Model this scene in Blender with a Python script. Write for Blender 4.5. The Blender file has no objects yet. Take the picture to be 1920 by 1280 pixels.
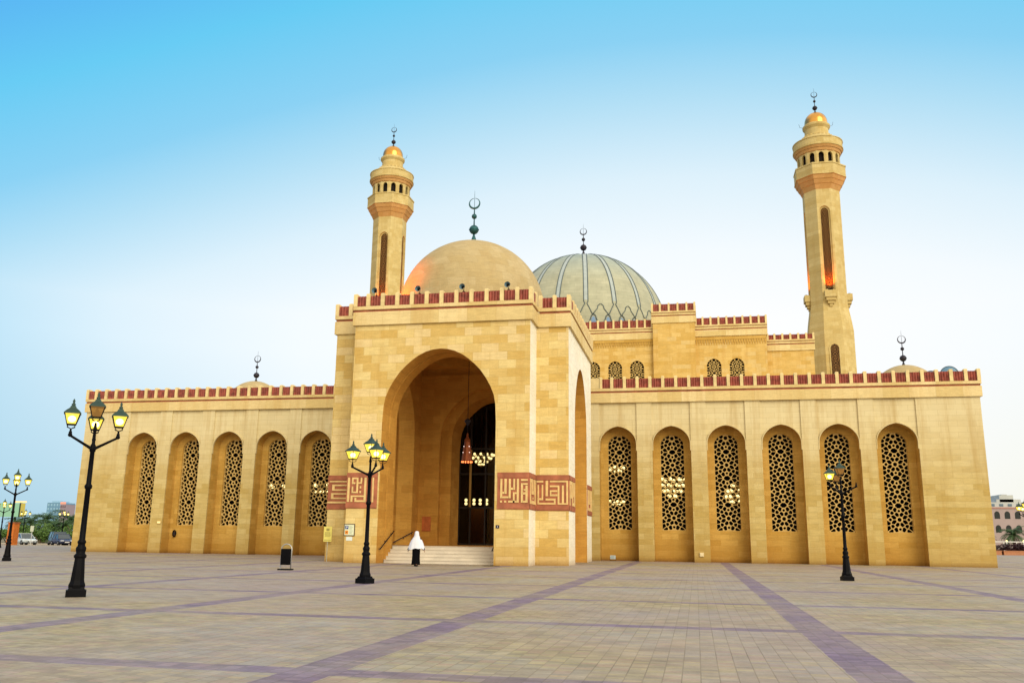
import bpy, bmesh, math, random
from math import sin, cos, pi, radians, sqrt, atan2, hypot
from mathutils import Vector, Matrix
random.seed(11)
S = bpy.context.scene
COL = S.collection

# ------------------------------------------------------------------ materials
def rgb(c): return (c[0], c[1], c[2], 1.0)

class NT:
    def __init__(self, name):
        self.m = bpy.data.materials.new(name); self.m.use_nodes = True
        self.t = self.m.node_tree; self.t.nodes.clear()
        self.out = self.t.nodes.new('ShaderNodeOutputMaterial')
    def n(self, typ, **kw):
        x = self.t.nodes.new(typ)
        for k, v in kw.items(): setattr(x, k, v)
        return x
    def l(self, a, b): self.t.links.new(a, b)
    def math(self, op, a, b=None, c=None, clamp=False):
        x = self.n('ShaderNodeMath', operation=op, use_clamp=clamp)
        for i, v in enumerate((a, b, c)):
            if v is None: continue
            if isinstance(v, (int, float)): x.inputs[i].default_value = v
            else: self.l(v, x.inputs[i])
        return x.outputs[0]
    def mix(self, f, a, b, mode='MIX'):
        x = self.n('ShaderNodeMix', data_type='RGBA', blend_type=mode)
        for sock, v in ((x.inputs[0], f), (x.inputs[6], a), (x.inputs[7], b)):
            if isinstance(v, (int, float)): sock.default_value = v
            elif isinstance(v, tuple): sock.default_value = rgb(v)
            else: self.l(v, sock)
        return x.outputs[2]
    def obj(self):
        return self.n('ShaderNodeTexCoord').outputs['Object']
    def noise(self, vec, scale, detail=4, rough=.55, dist=0):
        x = self.n('ShaderNodeTexNoise'); x.inputs['Scale'].default_value = scale
        x.inputs['Detail'].default_value = detail; x.inputs['Roughness'].default_value = rough
        x.inputs['Distortion'].default_value = dist
        self.l(vec, x.inputs['Vector']); return x.outputs['Fac']
    def ramp(self, f, stops):
        x = self.n('ShaderNodeValToRGB'); e = x.color_ramp.elements
        while len(e) < len(stops): e.new(.5)
        for i, (p, c) in enumerate(stops): e[i].position = p; e[i].color = rgb(c)
        self.l(f, x.inputs[0]); return x.outputs[0]
    def mapr(self, f, a, b, c, d):
        x = self.n('ShaderNodeMapRange'); self.l(f, x.inputs[0])
        for i, v in enumerate((a, b, c, d)): x.inputs[i+1].default_value = v
        return x.outputs[0]
    def scalev(self, vec, s):
        x = self.n('ShaderNodeMapping'); x.inputs['Scale'].default_value = s
        self.l(vec, x.inputs['Vector']); return x.outputs[0]
    def bsdf(self, col, rough=.8, metal=0, bump=None, bstr=.3, bdist=.02, spec=.3):
        b = self.n('ShaderNodeBsdfPrincipled')
        if isinstance(col, tuple): b.inputs['Base Color'].default_value = rgb(col)
        else: self.l(col, b.inputs['Base Color'])
        if isinstance(rough, (int, float)): b.inputs['Roughness'].default_value = rough
        else: self.l(rough, b.inputs['Roughness'])
        b.inputs['Metallic'].default_value = metal
        b.inputs['Specular IOR Level'].default_value = spec
        if bump is not None:
            k = self.n('ShaderNodeBump'); k.inputs['Strength'].default_value = bstr; k.inputs['Distance'].default_value = bdist
            self.l(bump, k.inputs['Height']); self.l(k.outputs[0], b.inputs['Normal'])
        self.l(b.outputs[0], self.out.inputs[0]); return b

def plain(name, col, rough=.7, metal=0, var=.12, scale=3.0, spec=.3):
    N = NT(name); v = N.obj(); f = N.noise(v, scale)
    k = N.mapr(f, .25, .75, 1-var, 1+var)
    c = N.mix(1.0, col, k, 'MULTIPLY')
    N.bsdf(c, rough, metal, f, .12, .01, spec); return N.m

def stone(name, c1, c2, bw, bh, mortar=.006, mcol=None, pale=None, palef=0.0, base_grime_shade=1.0, streak=1.0, joint=.5, crown=None):
    """coursed ashlar; u runs along the wall (x+y), v is height"""
    N = NT(name); o = N.obj()
    sp = N.n('ShaderNodeSeparateXYZ'); N.l(o, sp.inputs[0])
    u = N.math('ADD', sp.outputs[0], sp.outputs[1])
    cb = N.n('ShaderNodeCombineXYZ'); N.l(u, cb.inputs[0]); N.l(sp.outputs[2], cb.inputs[1])
    def brick(off, sq):
        b = N.n('ShaderNodeTexBrick'); b.offset = off
        b.inputs['Scale'].default_value = 1; b.inputs['Brick Width'].default_value = bw
        b.inputs['Row Height'].default_value = bh; b.inputs['Mortar Size'].default_value = mortar
        b.inputs['Mortar Smooth'].default_value = .3
        b.inputs['Color1'].default_value = (0, 0, 0, 1); b.inputs['Color2'].default_value = (1, 1, 1, 1)
        b.inputs['Mortar'].default_value = (.5, .5, .5, 1)
        N.l(cb.outputs[0], b.inputs['Vector']); return b
    b = brick(.5, 1)
    n1 = N.noise(o, .45, 5, .6); n2 = N.noise(N.scalev(o, (1.2, 1.2, 7)), 1.6, 6, .65); n3 = N.noise(o, 14, 4, .7)
    c = N.mix(b.outputs['Color'], c1, c2)
    f = N.mapr(n1, .3, .72, 0, 1)
    c = N.mix(N.math('MULTIPLY', f, .4), c, tuple(x*.8 for x in c2))
    if pale:
        g = N.n('ShaderNodeTexWhiteNoise', noise_dimensions='3D')
        q = N.n('ShaderNodeVectorMath', operation='SNAP'); q.inputs[1].default_value = (bw, bh, 1)
        N.l(cb.outputs[0], q.inputs[0]); N.l(q.outputs[0], g.inputs['Vector'])
        # random pale blocks, tied to the bricks through their own random grey
        pf = N.math('GREATER_THAN', b.outputs['Color'], 1-palef)
        c = N.mix(N.math('MULTIPLY', pf, .5), c, pale)
    c = N.mix(1.0, c, N.mapr(n2, .25, .75, .84, 1.14), 'MULTIPLY')
    c = N.mix(1.0, c, N.mapr(n3, .25, .75, .9, 1.1), 'MULTIPLY')
    if crown:      # paler upper courses
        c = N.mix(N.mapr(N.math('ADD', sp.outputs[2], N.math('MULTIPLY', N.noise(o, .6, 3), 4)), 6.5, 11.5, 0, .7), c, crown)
    # weather staining: damp foot of the wall
    if base_grime_shade:
        gz = N.mapr(N.math('ADD', sp.outputs[2], N.math('MULTIPLY', n1, 1.2)), .35, 2.4, .55*base_grime_shade, 0)
        c = N.mix(gz, c, (c2[0]*.74, c2[1]*.60, c2[2]*.42))
    foot_shade = N.mapr(N.math('ADD', sp.outputs[2], N.math('MULTIPLY', n3, .25)), .12, .42, .65*base_grime_shade, 0)  # dark contact shade at the wall foot, painted into the colour
    c = N.mix(foot_shade, c, (c2[0]*.4, c2[1]*.3, c2[2]*.25))
    if streak:
        ns = N.noise(N.scalev(o, (1, 1, .08)), 1.3, 5, .7)
        c = N.mix(N.math('MULTIPLY', N.mapr(ns, .48, .72, 0, .55), streak), c, (c2[0]*.82, c2[1]*.7, c2[2]*.55))
    c = N.mix(N.math('MULTIPLY', b.outputs['Fac'], joint), c, mcol or tuple(x*.55 for x in c2))
    h = N.math('SUBTRACT', N.math('MULTIPLY', n3, .3), b.outputs['Fac'])
    N.bsdf(c, .85, 0, h, .35, .012, .2); return N.m

def emis(name, col, s):
    N = NT(name); e = N.n('ShaderNodeEmission'); e.inputs[0].default_value = rgb(col); e.inputs[1].default_value = s
    N.l(e.outputs[0], N.out.inputs[0]); return N.m

def glass_lamp(name, col, s, tr=.35):
    N = NT(name); e = N.n('ShaderNodeEmission'); e.inputs[0].default_value = rgb(col); e.inputs[1].default_value = s
    t = N.n('ShaderNodeBsdfTransparent'); t.inputs[0].default_value = (1, .9, .6, 1)
    m = N.n('ShaderNodeMixShader'); m.inputs[0].default_value = tr
    N.l(e.outputs[0], m.inputs[1]); N.l(t.outputs[0], m.inputs[2]); N.l(m.outputs[0], N.out.inputs[0]); return N.m

def glass(name, tint, rough=.02, spec=.5):
    N = NT(name); t = N.n('ShaderNodeBsdfTransparent'); t.inputs[0].default_value = rgb(tint)
    g = N.n('ShaderNodeBsdfGlossy'); g.inputs['Roughness'].default_value = rough
    f = N.n('ShaderNodeFresnel'); f.inputs[0].default_value = 1.45
    m = N.n('ShaderNodeMixShader'); N.l(N.math('MULTIPLY', f.outputs[0], spec*2, clamp=True), m.inputs[0])
    N.l(t.outputs[0], m.inputs[1]); N.l(g.outputs[0], m.inputs[2]); N.l(m.outputs[0], N.out.inputs[0]); return N.m

M = {}
M['wing'] = stone('wing_stone', (.58, .46, .20), (.46, .33, .105), 1.1, .36, .007, joint=.42, streak=1.0, base_grime_shade=1.2, crown=(.70, .62, .40))
M['recess'] = stone('recess_stone', (.60, .38, .10), (.47, .275, .055), 1.1, .36, .006, joint=.35, base_grime_shade=1.4, streak=.8)
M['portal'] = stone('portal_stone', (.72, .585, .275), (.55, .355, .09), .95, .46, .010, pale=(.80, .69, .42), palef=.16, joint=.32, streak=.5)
M['side'] = stone('portal_side_lit_stone', (.86, .83, .72), (.82, .77, .62), .95, .46, .008, joint=.15, streak=.3)  # portal stone, with brighter daylight on this side painted into its colour
M['porch'] = stone('porch_stone', (.64, .345, .07), (.52, .255, .045), .95, .46, .006, joint=.25, base_grime_shade=.3, streak=.5)
M['hall'] = stone('hall_stone', (.70, .50, .19), (.56, .355, .09), 1.0, .45, .008, pale=(.68, .54, .27), palef=.12, joint=.25, base_grime_shade=0)
M['minaret'] = stone('minaret_stone', (.63, .51, .24), (.52, .39, .15), .9, .55, .008, joint=.25, base_grime_shade=0, streak=.8)
M['uplit_corbel'] = stone('uplit_stone', (.60, .34, .135), (.52, .28, .09), .9, .55, .008, joint=.25, base_grime_shade=0, streak=.5)  # orange uplight glow painted into the stone of balcony and eave undersides
M['trim'] = stone('trim_stone', (.74, .60, .32), (.62, .47, .20), 1.6, 2.0, .008, joint=.4, base_grime_shade=0, streak=1.0)
M['post'] = plain('post_stone', (.68, .54, .27), .8, var=.2)
M['lattice'] = plain('lattice_stone', (.56, .39, .14), .8, var=.15)
M['strip'] = plain('strip_stone', (.26, .13, .04), .8, var=.12)
M['dome'] = stone('dome_stone', (.48, .385, .215), (.42, .32, .155), .9, .5, .010, joint=.3, base_grime_shade=0, streak=.5)
M['tile'] = plain('red_roof_tile', (.25, .058, .040), .6, var=.55, scale=3.5)
M['red'] = plain('red_stone', (.34, .115, .06), .8, var=.35, scale=2)
M['kufic'] = plain('carved_stone', (.66, .47, .20), .8, var=.2)
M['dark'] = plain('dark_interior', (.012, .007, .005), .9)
M['black'] = plain('black_iron', (.0025, .0025, .004), .5, .0, var=.3, spec=.07)
M['patina'] = plain('patina_copper', (.028, .10, .11), .5, .6, var=.35)
M['bronze'] = plain('dark_bronze', (.035, .032, .045), .45, .6, var=.35)
M['gold'] = plain('gilded_dome', (.60, .30, .06), .22, .7, var=.10, scale=1.0, spec=.5)
M['step'] = plain('pale_marble', (.58, .52, .43), .5, var=.12, scale=1.5)
M['frame'] = plain('dark_metal_frame', (.025, .02, .018), .4, .5)
M['brass'] = plain('brass_frame', (.45, .30, .10), .35, .7)
M['glass'] = glass('door_glass', (.75, .72, .7))
M['lampglass'] = glass_lamp('lit_lamp_glass', (1.0, .74, .08), 1.6, .28)
M['lampoff'] = glass_lamp('unlit_lamp_glass', (.62, .30, .08), .55, .35)  # lantern not lit; its amber glow is emitted by the glass itself
M['bulb'] = emis('lamp_bulb', (1.0, .95, .70), 9.0)
M['greenroof'] = plain('verdigris_iron', (.03, .06, .05), .5, .3)
M['globe'] = emis('chandelier_globe', (1.0, .80, .34), 2.2)
M['redlight'] = emis('red_light', (1.0, .22, .06), 3.0)
M['copper'] = plain('pierced_copper', (.30, .085, .03), .45, .5, var=.4, scale=14)
M['white'] = plain('white_paint', (.75, .75, .75), .6)
M['blueline'] = plain('dome_blue_line', (.09, .12, .13), .6)
M['bluefill'] = plain('dome_blue_panel', (.17, .28, .46), .6)
M['grayfill'] = plain('dome_grey_rib', (.36, .415, .42), .6)

def main_dome_mat():
    N = NT('main_dome_panels'); o = N.obj()
    sp = N.n('ShaderNodeSeparateXYZ'); N.l(o, sp.inputs[0])
    a = N.math('ARCTAN2', sp.outputs[1], sp.outputs[0])
    cb = N.n('ShaderNodeCombineXYZ'); N.l(N.math('MULTIPLY', a, 10.0), cb.inputs[0]); N.l(sp.outputs[2], cb.inputs[1])
    b = N.n('ShaderNodeTexBrick'); b.inputs['Scale'].default_value = 1; b.inputs['Brick Width'].default_value = 1.3
    b.inputs['Row Height'].default_value = .42; b.inputs['Mortar Size'].default_value = .012
    b.inputs['Color1'].default_value = (.40, .40, .29, 1); b.inputs['Color2'].default_value = (.35, .355, .255, 1); b.inputs['Mortar'].default_value = (.27, .28, .21, 1)
    N.l(cb.outputs[0], b.inputs['Vector'])
    top = N.mapr(sp.outputs[2], 5.0, 10.2, 0, .85)
    c = N.mix(top, b.outputs['Color'], (.25, .33, .33))
    c = N.mix(1.0, c, N.mapr(N.noise(o, .8), .3, .7, .88, 1.1), 'MULTIPLY')
    N.bsdf(c, .6); return N.m
M['maindome'] = main_dome_mat()

def plaza_mat():
    N = NT('plaza_pavers'); o = N.obj()
    sp = N.n('ShaderNodeSeparateXYZ'); N.l(o, sp.inputs[0]); x, y = sp.outputs[0], sp.outputs[1]
    cb = N.n('ShaderNodeCombineXYZ'); N.l(y, cb.inputs[0]); N.l(x, cb.inputs[1])
    b = N.n('ShaderNodeTexBrick'); b.inputs['Scale'].default_value = 1; b.inputs['Brick Width'].default_value = .105
    b.inputs['Row Height'].default_value = .18; b.inputs['Mortar Size'].default_value = .0045; b.inputs['Mortar Smooth'].default_value = .2
    b.inputs['Color1'].default_value = (0, 0, 0, 1); b.inputs['Color2'].default_value = (1, 1, 1, 1); b.inputs['Mortar'].default_value = (.5, .5, .5, 1)
    N.l(cb.outputs[0], b.inputs['Vector'])
    # open joint between the rows of setts
    wr = N.math('WRAP', x, .18, 0.0)
    jl = N.math('LESS_THAN', wr, .008)
    def band(s, x0, pitch, w):
        k = N.math('WRAP', N.math('SUBTRACT', s, x0), pitch, 0.0)
        return N.math('LESS_THAN', k, w)
    wob = N.math('MULTIPLY', N.math('SUBTRACT', N.noise(o, 3.0, 2), .5), .05)
    xw = N.math('ADD', x, wob); bx = None
    for c0 in (-37.3, -31.7, -26.2, -20.6, -15.0, -9.35, -3.72, 1.74, 7.72, 13.5, 19.2, 25.0):
        q = N.math('LESS_THAN', N.math('ABSOLUTE', N.math('SUBTRACT', xw, c0)), .27); bx = q if bx is None else N.math('MAXIMUM', bx, q)
    by = band(N.math('ADD', y, wob), 8.32, 5.83, .42)
    bands = N.math('MAXIMUM', bx, by)
    rnd = b.outputs['Color']
    sand = N.mix(rnd, (.235, .19, .095), (.40, .33, .195))
    sand = N.mix(N.math('MULTIPLY', N.mapr(N.noise(o, .28, 3), .4, .68, 0, 1), .75), sand, (.33, .325, .315))
    sand = N.mix(N.math('MULTIPLY', N.mapr(N.noise(o, .16, 2), .48, .66, 0, 1), .4), sand, (.36, .27, .235))
    rnd2 = N.math('FRACT', N.math('MULTIPLY', rnd, 7.31)); rnd3 = N.math('FRACT', N.math('MULTIPLY', rnd, 13.7))
    sand = N.mix(N.mapr(rnd2, .6, 1, 0, .55), sand, (.40, .25, .18)); sand = N.mix(N.mapr(rnd3, .6, 1, 0, .5), sand, (.45, .38, .17))
    purp = N.mix(rnd, (.13, .09, .155), (.21, .15, .235))
    patch = N.mapr(N.noise(o, .5, 4), .42, .6, .55, .95)
    sand = N.mix(N.mapr(N.noise(o, .11, 3), .42, .62, 0, .55), sand, (.31, .245, .255))
    c = N.mix(N.math('MULTIPLY', bands, patch), sand, purp)
    c = N.mix(1.0, c, N.mapr(N.noise(N.scalev(o, (1, 1, 1)), 1.7, 6, .7), .25, .75, .70, 1.2), 'MULTIPLY')
    c = N.mix(1.0, c, N.mapr(N.noise(o, 22, 3, .7), .25, .75, .88, 1.1), 'MULTIPLY')
    jf = N.math('MAXIMUM', N.math('MULTIPLY', b.outputs['Fac'], .38), N.math('MULTIPLY', jl, N.mapr(N.noise(o, .7, 3), .35, .65, .1, .7)))
    st = N.noise(o, .9, 6, .75, .6)
    c = N.mix(N.mapr(st, .54, .72, 0, .5), c, (.24, .19, .14))
    c = N.mix(jf, c, (.10, .075, .055))
    r = N.mapr(N.noise(o, .9, 4), .3, .7, .5, .75)
    N.bsdf(c, r, 0, N.math('SUBTRACT', N.math('MULTIPLY', rnd, .4), jf), .5, .006, .35); return N.m
M['plaza'] = plaza_mat()
M['asphalt'] = plain('asphalt', (.055, .055, .06), .85)
M['soil'] = plain('sandy_ground', (.20, .17, .10), .95, scale=.2, var=.3)
M['kerb'] = plain('kerb_concrete', (.48, .42, .34), .85)

# ------------------------------------------------------------------ mesh builder
class MB:
    def __init__(s): s.v = []; s.f = []; s.mi = []; s.sm = []
    def add(s, vs, fs, mi=0, sm=False):
        b = len(s.v); s.v += [tuple(p) for p in vs]
        for f in fs: s.f.append([b+i for i in f]); s.mi.append(mi); s.sm.append(sm)
    def quad(s, a, b, c, d, mi=0): s.add([a, b, c, d], [(0, 1, 2, 3)], mi)
    def box(s, x0, x1, y0, y1, z0, z1, mi=0):
        v = [(x, y, z) for z in (z0, z1) for y in (y0, y1) for x in (x0, x1)]
        s.add(v, [(0, 2, 3, 1), (4, 5, 7, 6), (0, 1, 5, 4), (2, 6, 7, 3), (0, 4, 6, 2), (1, 3, 7, 5)], mi)
    def fbox(s, F, s0, s1, n0, n1, z0, z1, mi=0):
        v = [F(a, n, z) for z in (z0, z1) for n in (n0, n1) for a in (s0, s1)]
        s.add(v, [(0, 2, 3, 1), (4, 5, 7, 6), (0, 1, 5, 4), (2, 6, 7, 3), (0, 4, 6, 2), (1, 3, 7, 5)], mi)
    def lathe(s, prof, c, n=32, mi=0, sm=True, a0=0.0, cap=True, sx=1, sy=1):
        vs = []; m = len(prof)
        for i in range(n):
            a = a0 + 2*pi*i/n
            for r, z in prof: vs.append((c[0]+r*cos(a)*sx, c[1]+r*sin(a)*sy, c[2]+z))
        fs = []
        for i in range(n):
            j = (i+1) % n
            for k in range(m-1): fs.append((i*m+k, j*m+k, j*m+k+1, i*m+k+1))
        s.add(vs, fs, mi, sm)
        if cap:
            b = len(s.v)-len(vs)
            for k in (0, m-1):
                if prof[k][0] > 1e-4:
                    s.f.append([b+i*m+k for i in range(n)]); s.mi.append(mi); s.sm.append(False)
    def tube(s, path, r, n=8, mi=0, sm=True):
        P = [Vector(p) for p in path]; R = r if isinstance(r, (list, tuple)) else [r]*len(P)
        vs = []; up = Vector((0, 0, 1)); prev = None
        for i, p in enumerate(P):
            t = (P[min(i+1, len(P)-1)]-P[max(i-1, 0)]).normalized()
            if prev is None:
                ref = up if abs(t.z) < .9 else Vector((1, 0, 0)); a = t.cross(ref).normalized()
            else: a = (prev - t*prev.dot(t)).normalized()
            b = t.cross(a); prev = a
            for k in range(n):
                q = 2*pi*k/n; vs.append(p + (a*cos(q)+b*sin(q))*R[i])
        fs = [(i*n+k, i*n+(k+1) % n, (i+1)*n+(k+1) % n, (i+1)*n+k) for i in range(len(P)-1) for k in range(n)]
        s.add(vs, fs, mi, sm)
        b = len(s.v)-len(vs)
        for e in (0, len(P)-1): s.f.append([b+e*n+k for k in range(n)]); s.mi.append(mi); s.sm.append(False)
    def sphere(s, c, r, n=14, m=8, mi=0):
        s.lathe([(max(r*sin(pi*k/m), 1e-5), -r*cos(pi*k/m)) for k in range(m+1)], c, n, mi, True, cap=False)
    def build(s, name, mats, parent=None, ploc=None, col=COL):
        me = bpy.data.meshes.new(name); me.from_pydata(s.v, [], s.f)
        for m in (mats if isinstance(mats, (list, tuple)) else [mats]): me.materials.append(m)
        me.polygons.foreach_set('material_index', s.mi); me.polygons.foreach_set('use_smooth', s.sm)
        me.update()
        o = bpy.data.objects.new(name, me); col.objects.link(o)
        if parent is not None: attach(o, parent)
        return o

WLOC = {}
def wloc(o):
    v = Vector(o.location)
    return v if o.parent is None else v + wloc(o.parent) + o.matrix_parent_inverse.translation
def attach(o, parent):
    """mesh keeps its world coordinates although its parent stands at its own base"""
    o.parent = parent; o.matrix_parent_inverse = Matrix.Translation(-wloc_total(parent))
def wloc_total(p):
    t = Vector(p.location)
    if p.parent is not None: t = wloc_total(p.parent) + Vector(p.matrix_parent_inverse.translation) + t
    return t
def tag(o, label=None, cat=None, group=None, kind=None):
    if label: o['label'] = label
    if cat: o['category'] = cat
    if group: o['group'] = group
    if kind: o['kind'] = kind
    return o
def empty(name, loc, label, cat, group=None, rz=0):
    o = bpy.data.objects.new(name, None); COL.objects.link(o); o.location = loc; o.rotation_euler = (0, 0, rz)
    o.empty_display_size = .3
    return tag(o, label, cat, group)
def local(mb, name, mats, parent):
    """a part modelled in its parent's own coordinates"""
    o = mb.build(name, mats); o.parent = parent; return o
def copy_tree(o, parent=None):
    c = o.copy(); COL.objects.link(c)
    if parent is not None: c.parent = parent; c.matrix_parent_inverse = o.matrix_parent_inverse.copy()
    for ch in list(o.children): copy_tree(ch, c)
    return c

def frame(o, d, n):
    o, d, n = Vector(o), Vector(d), Vector(n)
    return lambda s, k, z: (o.x+d.x*s+n.x*k, o.y+d.y*s+n.y*k, o.z+z)
def front(y): return frame((0, y, 0), (1, 0, 0), (0, -1, 0))
def sideF(x): return frame((x, 0, 0), (0, 1, 0), (1, 0, 0))
def sideL(x): return frame((x, 0, 0), (0, 1, 0), (-1, 0, 0))

# ------------------------------------------------------------------ arches
def arch_two(hw, rise, n=24):
    c = (rise*rise-hw*hw)/(2*hw); R = hw+c; pts = []
    for i in range(n+1):
        x = -hw*cos(pi*i/n)
        pts.append((x, sqrt(max(R*R-(abs(x)+c)**2, 0))))
    return pts
def arch_prof(hw, rise, n=None):
    U = [0, .137, .265, .406, .511, .607, .716, .815, .901, .958, .987, 1.0]; V = [1, .988, .96, .905, .845, .78, .693, .583, .463, .35, .225, 0]
    right = [(hw*u, rise*v) for u, v in zip(U, V)]
    return [(-x, z) for x, z in right[:0:-1]] + right
def arch_soft(hw, rise, n=20, point=.12):
    pts = []
    for i in range(n+1):
        u = -cos(pi*i/n)
        pts.append((u*hw, (rise-point)*sqrt(max(1-u*u, 0)) + point*(1-abs(u))))
    return pts
def arch_panel(mb, F, s0, s1, z0, z1, sc, zs, pts, k=0.0, mi=0, zsill=None):
    """wall face with an arched opening centred on sc, springing at zs"""
    hw = -pts[0][0]
    if s0 < sc-hw-1e-6: mb.quad(F(s0, k, z0), F(sc-hw, k, z0), F(sc-hw, k, z1), F(s0, k, z1), mi)
    if s1 > sc+hw+1e-6: mb.quad(F(sc+hw, k, z0), F(s1, k, z0), F(s1, k, z1), F(sc+hw, k, z1), mi)
    for a, b in zip(pts[:-1], pts[1:]):
        mb.quad(F(sc+a[0], k, zs+a[1]), F(sc+b[0], k, zs+b[1]), F(sc+b[0], k, z1), F(sc+a[0], k, z1), mi)
    if zsill is not None: mb.quad(F(sc-hw, k, z0), F(sc+hw, k, z0), F(sc+hw, k, zsill), F(sc-hw, k, zsill), mi)
def reveal(mb, F, sc, zs, pts, k0, k1, zb, mi=0, sill=False, sm=True):
    hw = -pts[0][0]
    P = [(-hw, zb-zs)] + list(pts) + [(hw, zb-zs)]
    if sill: P.append(P[0])
    for i, (a, b) in enumerate(zip(P[:-1], P[1:])):
        mb.add([F(sc+a[0], k0, zs+a[1]), F(sc+a[0], k1, zs+a[1]), F(sc+b[0], k1, zs+b[1]), F(sc+b[0], k0, zs+b[1])], [(0, 1, 2, 3)], mi, False)
def archivolt(mb, F, sc, zs, pts, w, k0, k1, drop, mi=0):
    """thin raised band round an arch that runs a little way down both jambs"""
    hw = -pts[0][0]; n = len(pts)
    inn = [(-hw, -drop)] + list(pts) + [(hw, -drop)]
    sc_x = (hw+w)/hw; top = max(p[1] for p in pts); sc_z = (top+w)/top
    out = [(-hw-w, -drop)] + [(p[0]*sc_x, p[1]*sc_z) for p in pts] + [(hw+w, -drop)]
    for i in range(len(inn)-1):
        a, b, c, d = inn[i], inn[i+1], out[i+1], out[i]
        q = lambda p, k: F(sc+p[0], k, zs+p[1])
        mb.quad(q(a, k1), q(b, k1), q(c, k1), q(d, k1), mi)
        mb.quad(q(d, k0), q(d, k1), q(c, k1), q(c, k0), mi)
        mb.quad(q(a, k0), q(b, k0), q(b, k1), q(a, k1), mi)
    for i in (0, len(inn)-1):
        a, d = inn[i], out[i]; q = lambda p, k: F(sc+p[0], k, zs+p[1])
        mb.quad(q(a, k0), q(a, k1), q(d, k1), q(d, k0), mi)

# ------------------------------------------------------------------ pierced stone lattice
def clip(poly, nx, nz, d):
    """keep the side nx*x+nz*z <= d"""
    out = []
    for i in range(len(poly)):
        a, b = poly[i], poly[(i+1) % len(poly)]
        da, db = nx*a[0]+nz*a[1]-d, nx*b[0]+nz*b[1]-d
        if da <= 0: out.append(a)
        if (da < 0 < db) or (db < 0 < da):
            t = da/(da-db); out.append((a[0]+(b[0]-a[0])*t, a[1]+(b[1]-a[1])*t))
    return out
def lattice_mesh(hw, zb, zs, rise, sites, bar, depth):
    """hole pattern: Voronoi cells of the sites, shrunk by the bar's half width; local x, z; thickness along y"""
    arch = [(x, zs+z) for x, z in arch_soft(hw, rise, 16, .06)]
    outl = [(-hw, zb), (hw, zb)] + arch[::-1]
    ed = []
    clean = [outl[0]]
    for p in outl[1:]:
        if hypot(p[0]-clean[-1][0], p[1]-clean[-1][1]) > 1e-4: clean.append(p)
    if hypot(clean[0][0]-clean[-1][0], clean[0][1]-clean[-1][1]) < 1e-4: clean.pop()
    for a, b in zip(clean, clean[1:]+clean[:1]):
        dx, dz = b[0]-a[0], b[1]-a[1]; L = hypot(dx, dz); nx, nz = dz/L, -dx/L
        ed.append((nx, nz, nx*a[0]+nz*a[1]))
    ins = lambda p, m: all(nx*p[0]+nz*p[1] < d-m for nx, nz, d in ed)
    Sx = [s for s in sites if ins(s, .012)]
    mb = MB()
    def hit(poly, o, a):
        dx, dz = cos(a), sin(a); best = 1e9
        for p, q in zip(poly, poly[1:]+poly[:1]):
            ex, ez = q[0]-p[0], q[1]-p[1]; den = dx*ez-dz*ex
            if abs(den) < 1e-12: continue
            t = ((p[0]-o[0])*ez-(p[1]-o[1])*ex)/den
            u = ((p[0]-o[0])*dz-(p[1]-o[1])*dx)/den
            if t > 0 and -1e-6 <= u <= 1+1e-6: best = min(best, t)
        return best if best < 1e8 else 0
    for s in Sx:
        big = clean[:]; hol = clean[:]
        for nx, nz, d in ed: hol = clip(hol, nx, nz, d-bar*.9) if hol else hol
        for q in Sx:
            if q is s: continue
            dx, dz = q[0]-s[0], q[1]-s[1]; L = hypot(dx, dz)
            if L > 1.3: continue
            nx, nz = dx/L, dz/L; d = nx*(s[0]+q[0])/2+nz*(s[1]+q[1])/2
            big = clip(big, nx, nz, d)
            if hol: hol = clip(hol, nx, nz, d-bar)
        if len(big) < 3: continue
        if hol and len(hol) >= 3:
            cx = sum(p[0] for p in hol)/len(hol); cz = sum(p[1] for p in hol)/len(hol); o = (cx, cz)
        else: hol = None; o = (s[0], s[1])
        angs = sorted(set([round(atan2(p[1]-o[1], p[0]-o[0]), 5) for p in big] + [round(-pi+2*pi*(i+.5)/12, 5) for i in range(12)]))
        B = []; H = []
        rmin = min(hit(hol, o, a) for a in angs) if hol else 0
        for a in angs:
            rb = hit(big, o, a); rh = 0.0
            if hol: rh = min(hit(hol, o, a), s[2], rmin*2.3); rh = min(rh, rb*.97)
            B.append((o[0]+cos(a)*rb, o[1]+sin(a)*rb)); H.append((o[0]+cos(a)*rh, o[1]+sin(a)*rh))
        n = len(angs)
        if hol:
            vs = [(p[0], 0, p[1]) for p in B] + [(p[0], 0, p[1]) for p in H] + [(p[0], depth, p[1]) for p in H]
            fs = [(i, (i+1) % n, n+(i+1) % n, n+i) for i in range(n)] + [(n+i, n+(i+1) % n, 2*n+(i+1) % n, 2*n+i) for i in range(n)]
            mb.add(vs, fs)
        else: mb.add([(p[0], 0, p[1]) for p in B], [tuple(range(n))])
    return mb
def girih_sites(zr, z0, z1, P=1.76, k=1.0, x0=0.0):
    """star-and-rosette repeat; rosette centres at zr + i*P"""
    out = []; i0 = int((z0-zr)/(P*k))-2; i1 = int((z1-zr)/(P*k))+2
    base = [(0, 0, .13)]
    for sx in (-1, 1):
        for sz in (-1, 1):
            base += [(sx*.348, sz*.150, .2), (sx*.14, sz*.345, .2), (sx*.42, sz*.44, .12), (sx*.655, sz*.53, .25), (sx*.70, sz*.21, .2),
                     (sx*.25, .88+sz*.30, .15), (sx*.51, .88+sz*.15, .25)]
    for sx in (-1, 1): base += [(sx*.55, 0.0, .10), (sx*.74, .88, .13)]
    base += [(0, .88, .215), (0, .52, .085), (0, -.52, .085)]
    for i in range(i0, i1+1):
        for x, z, c in base: out.append((x*k+x0, zr+(i*P+z)*k, c*k))
    return out

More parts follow.
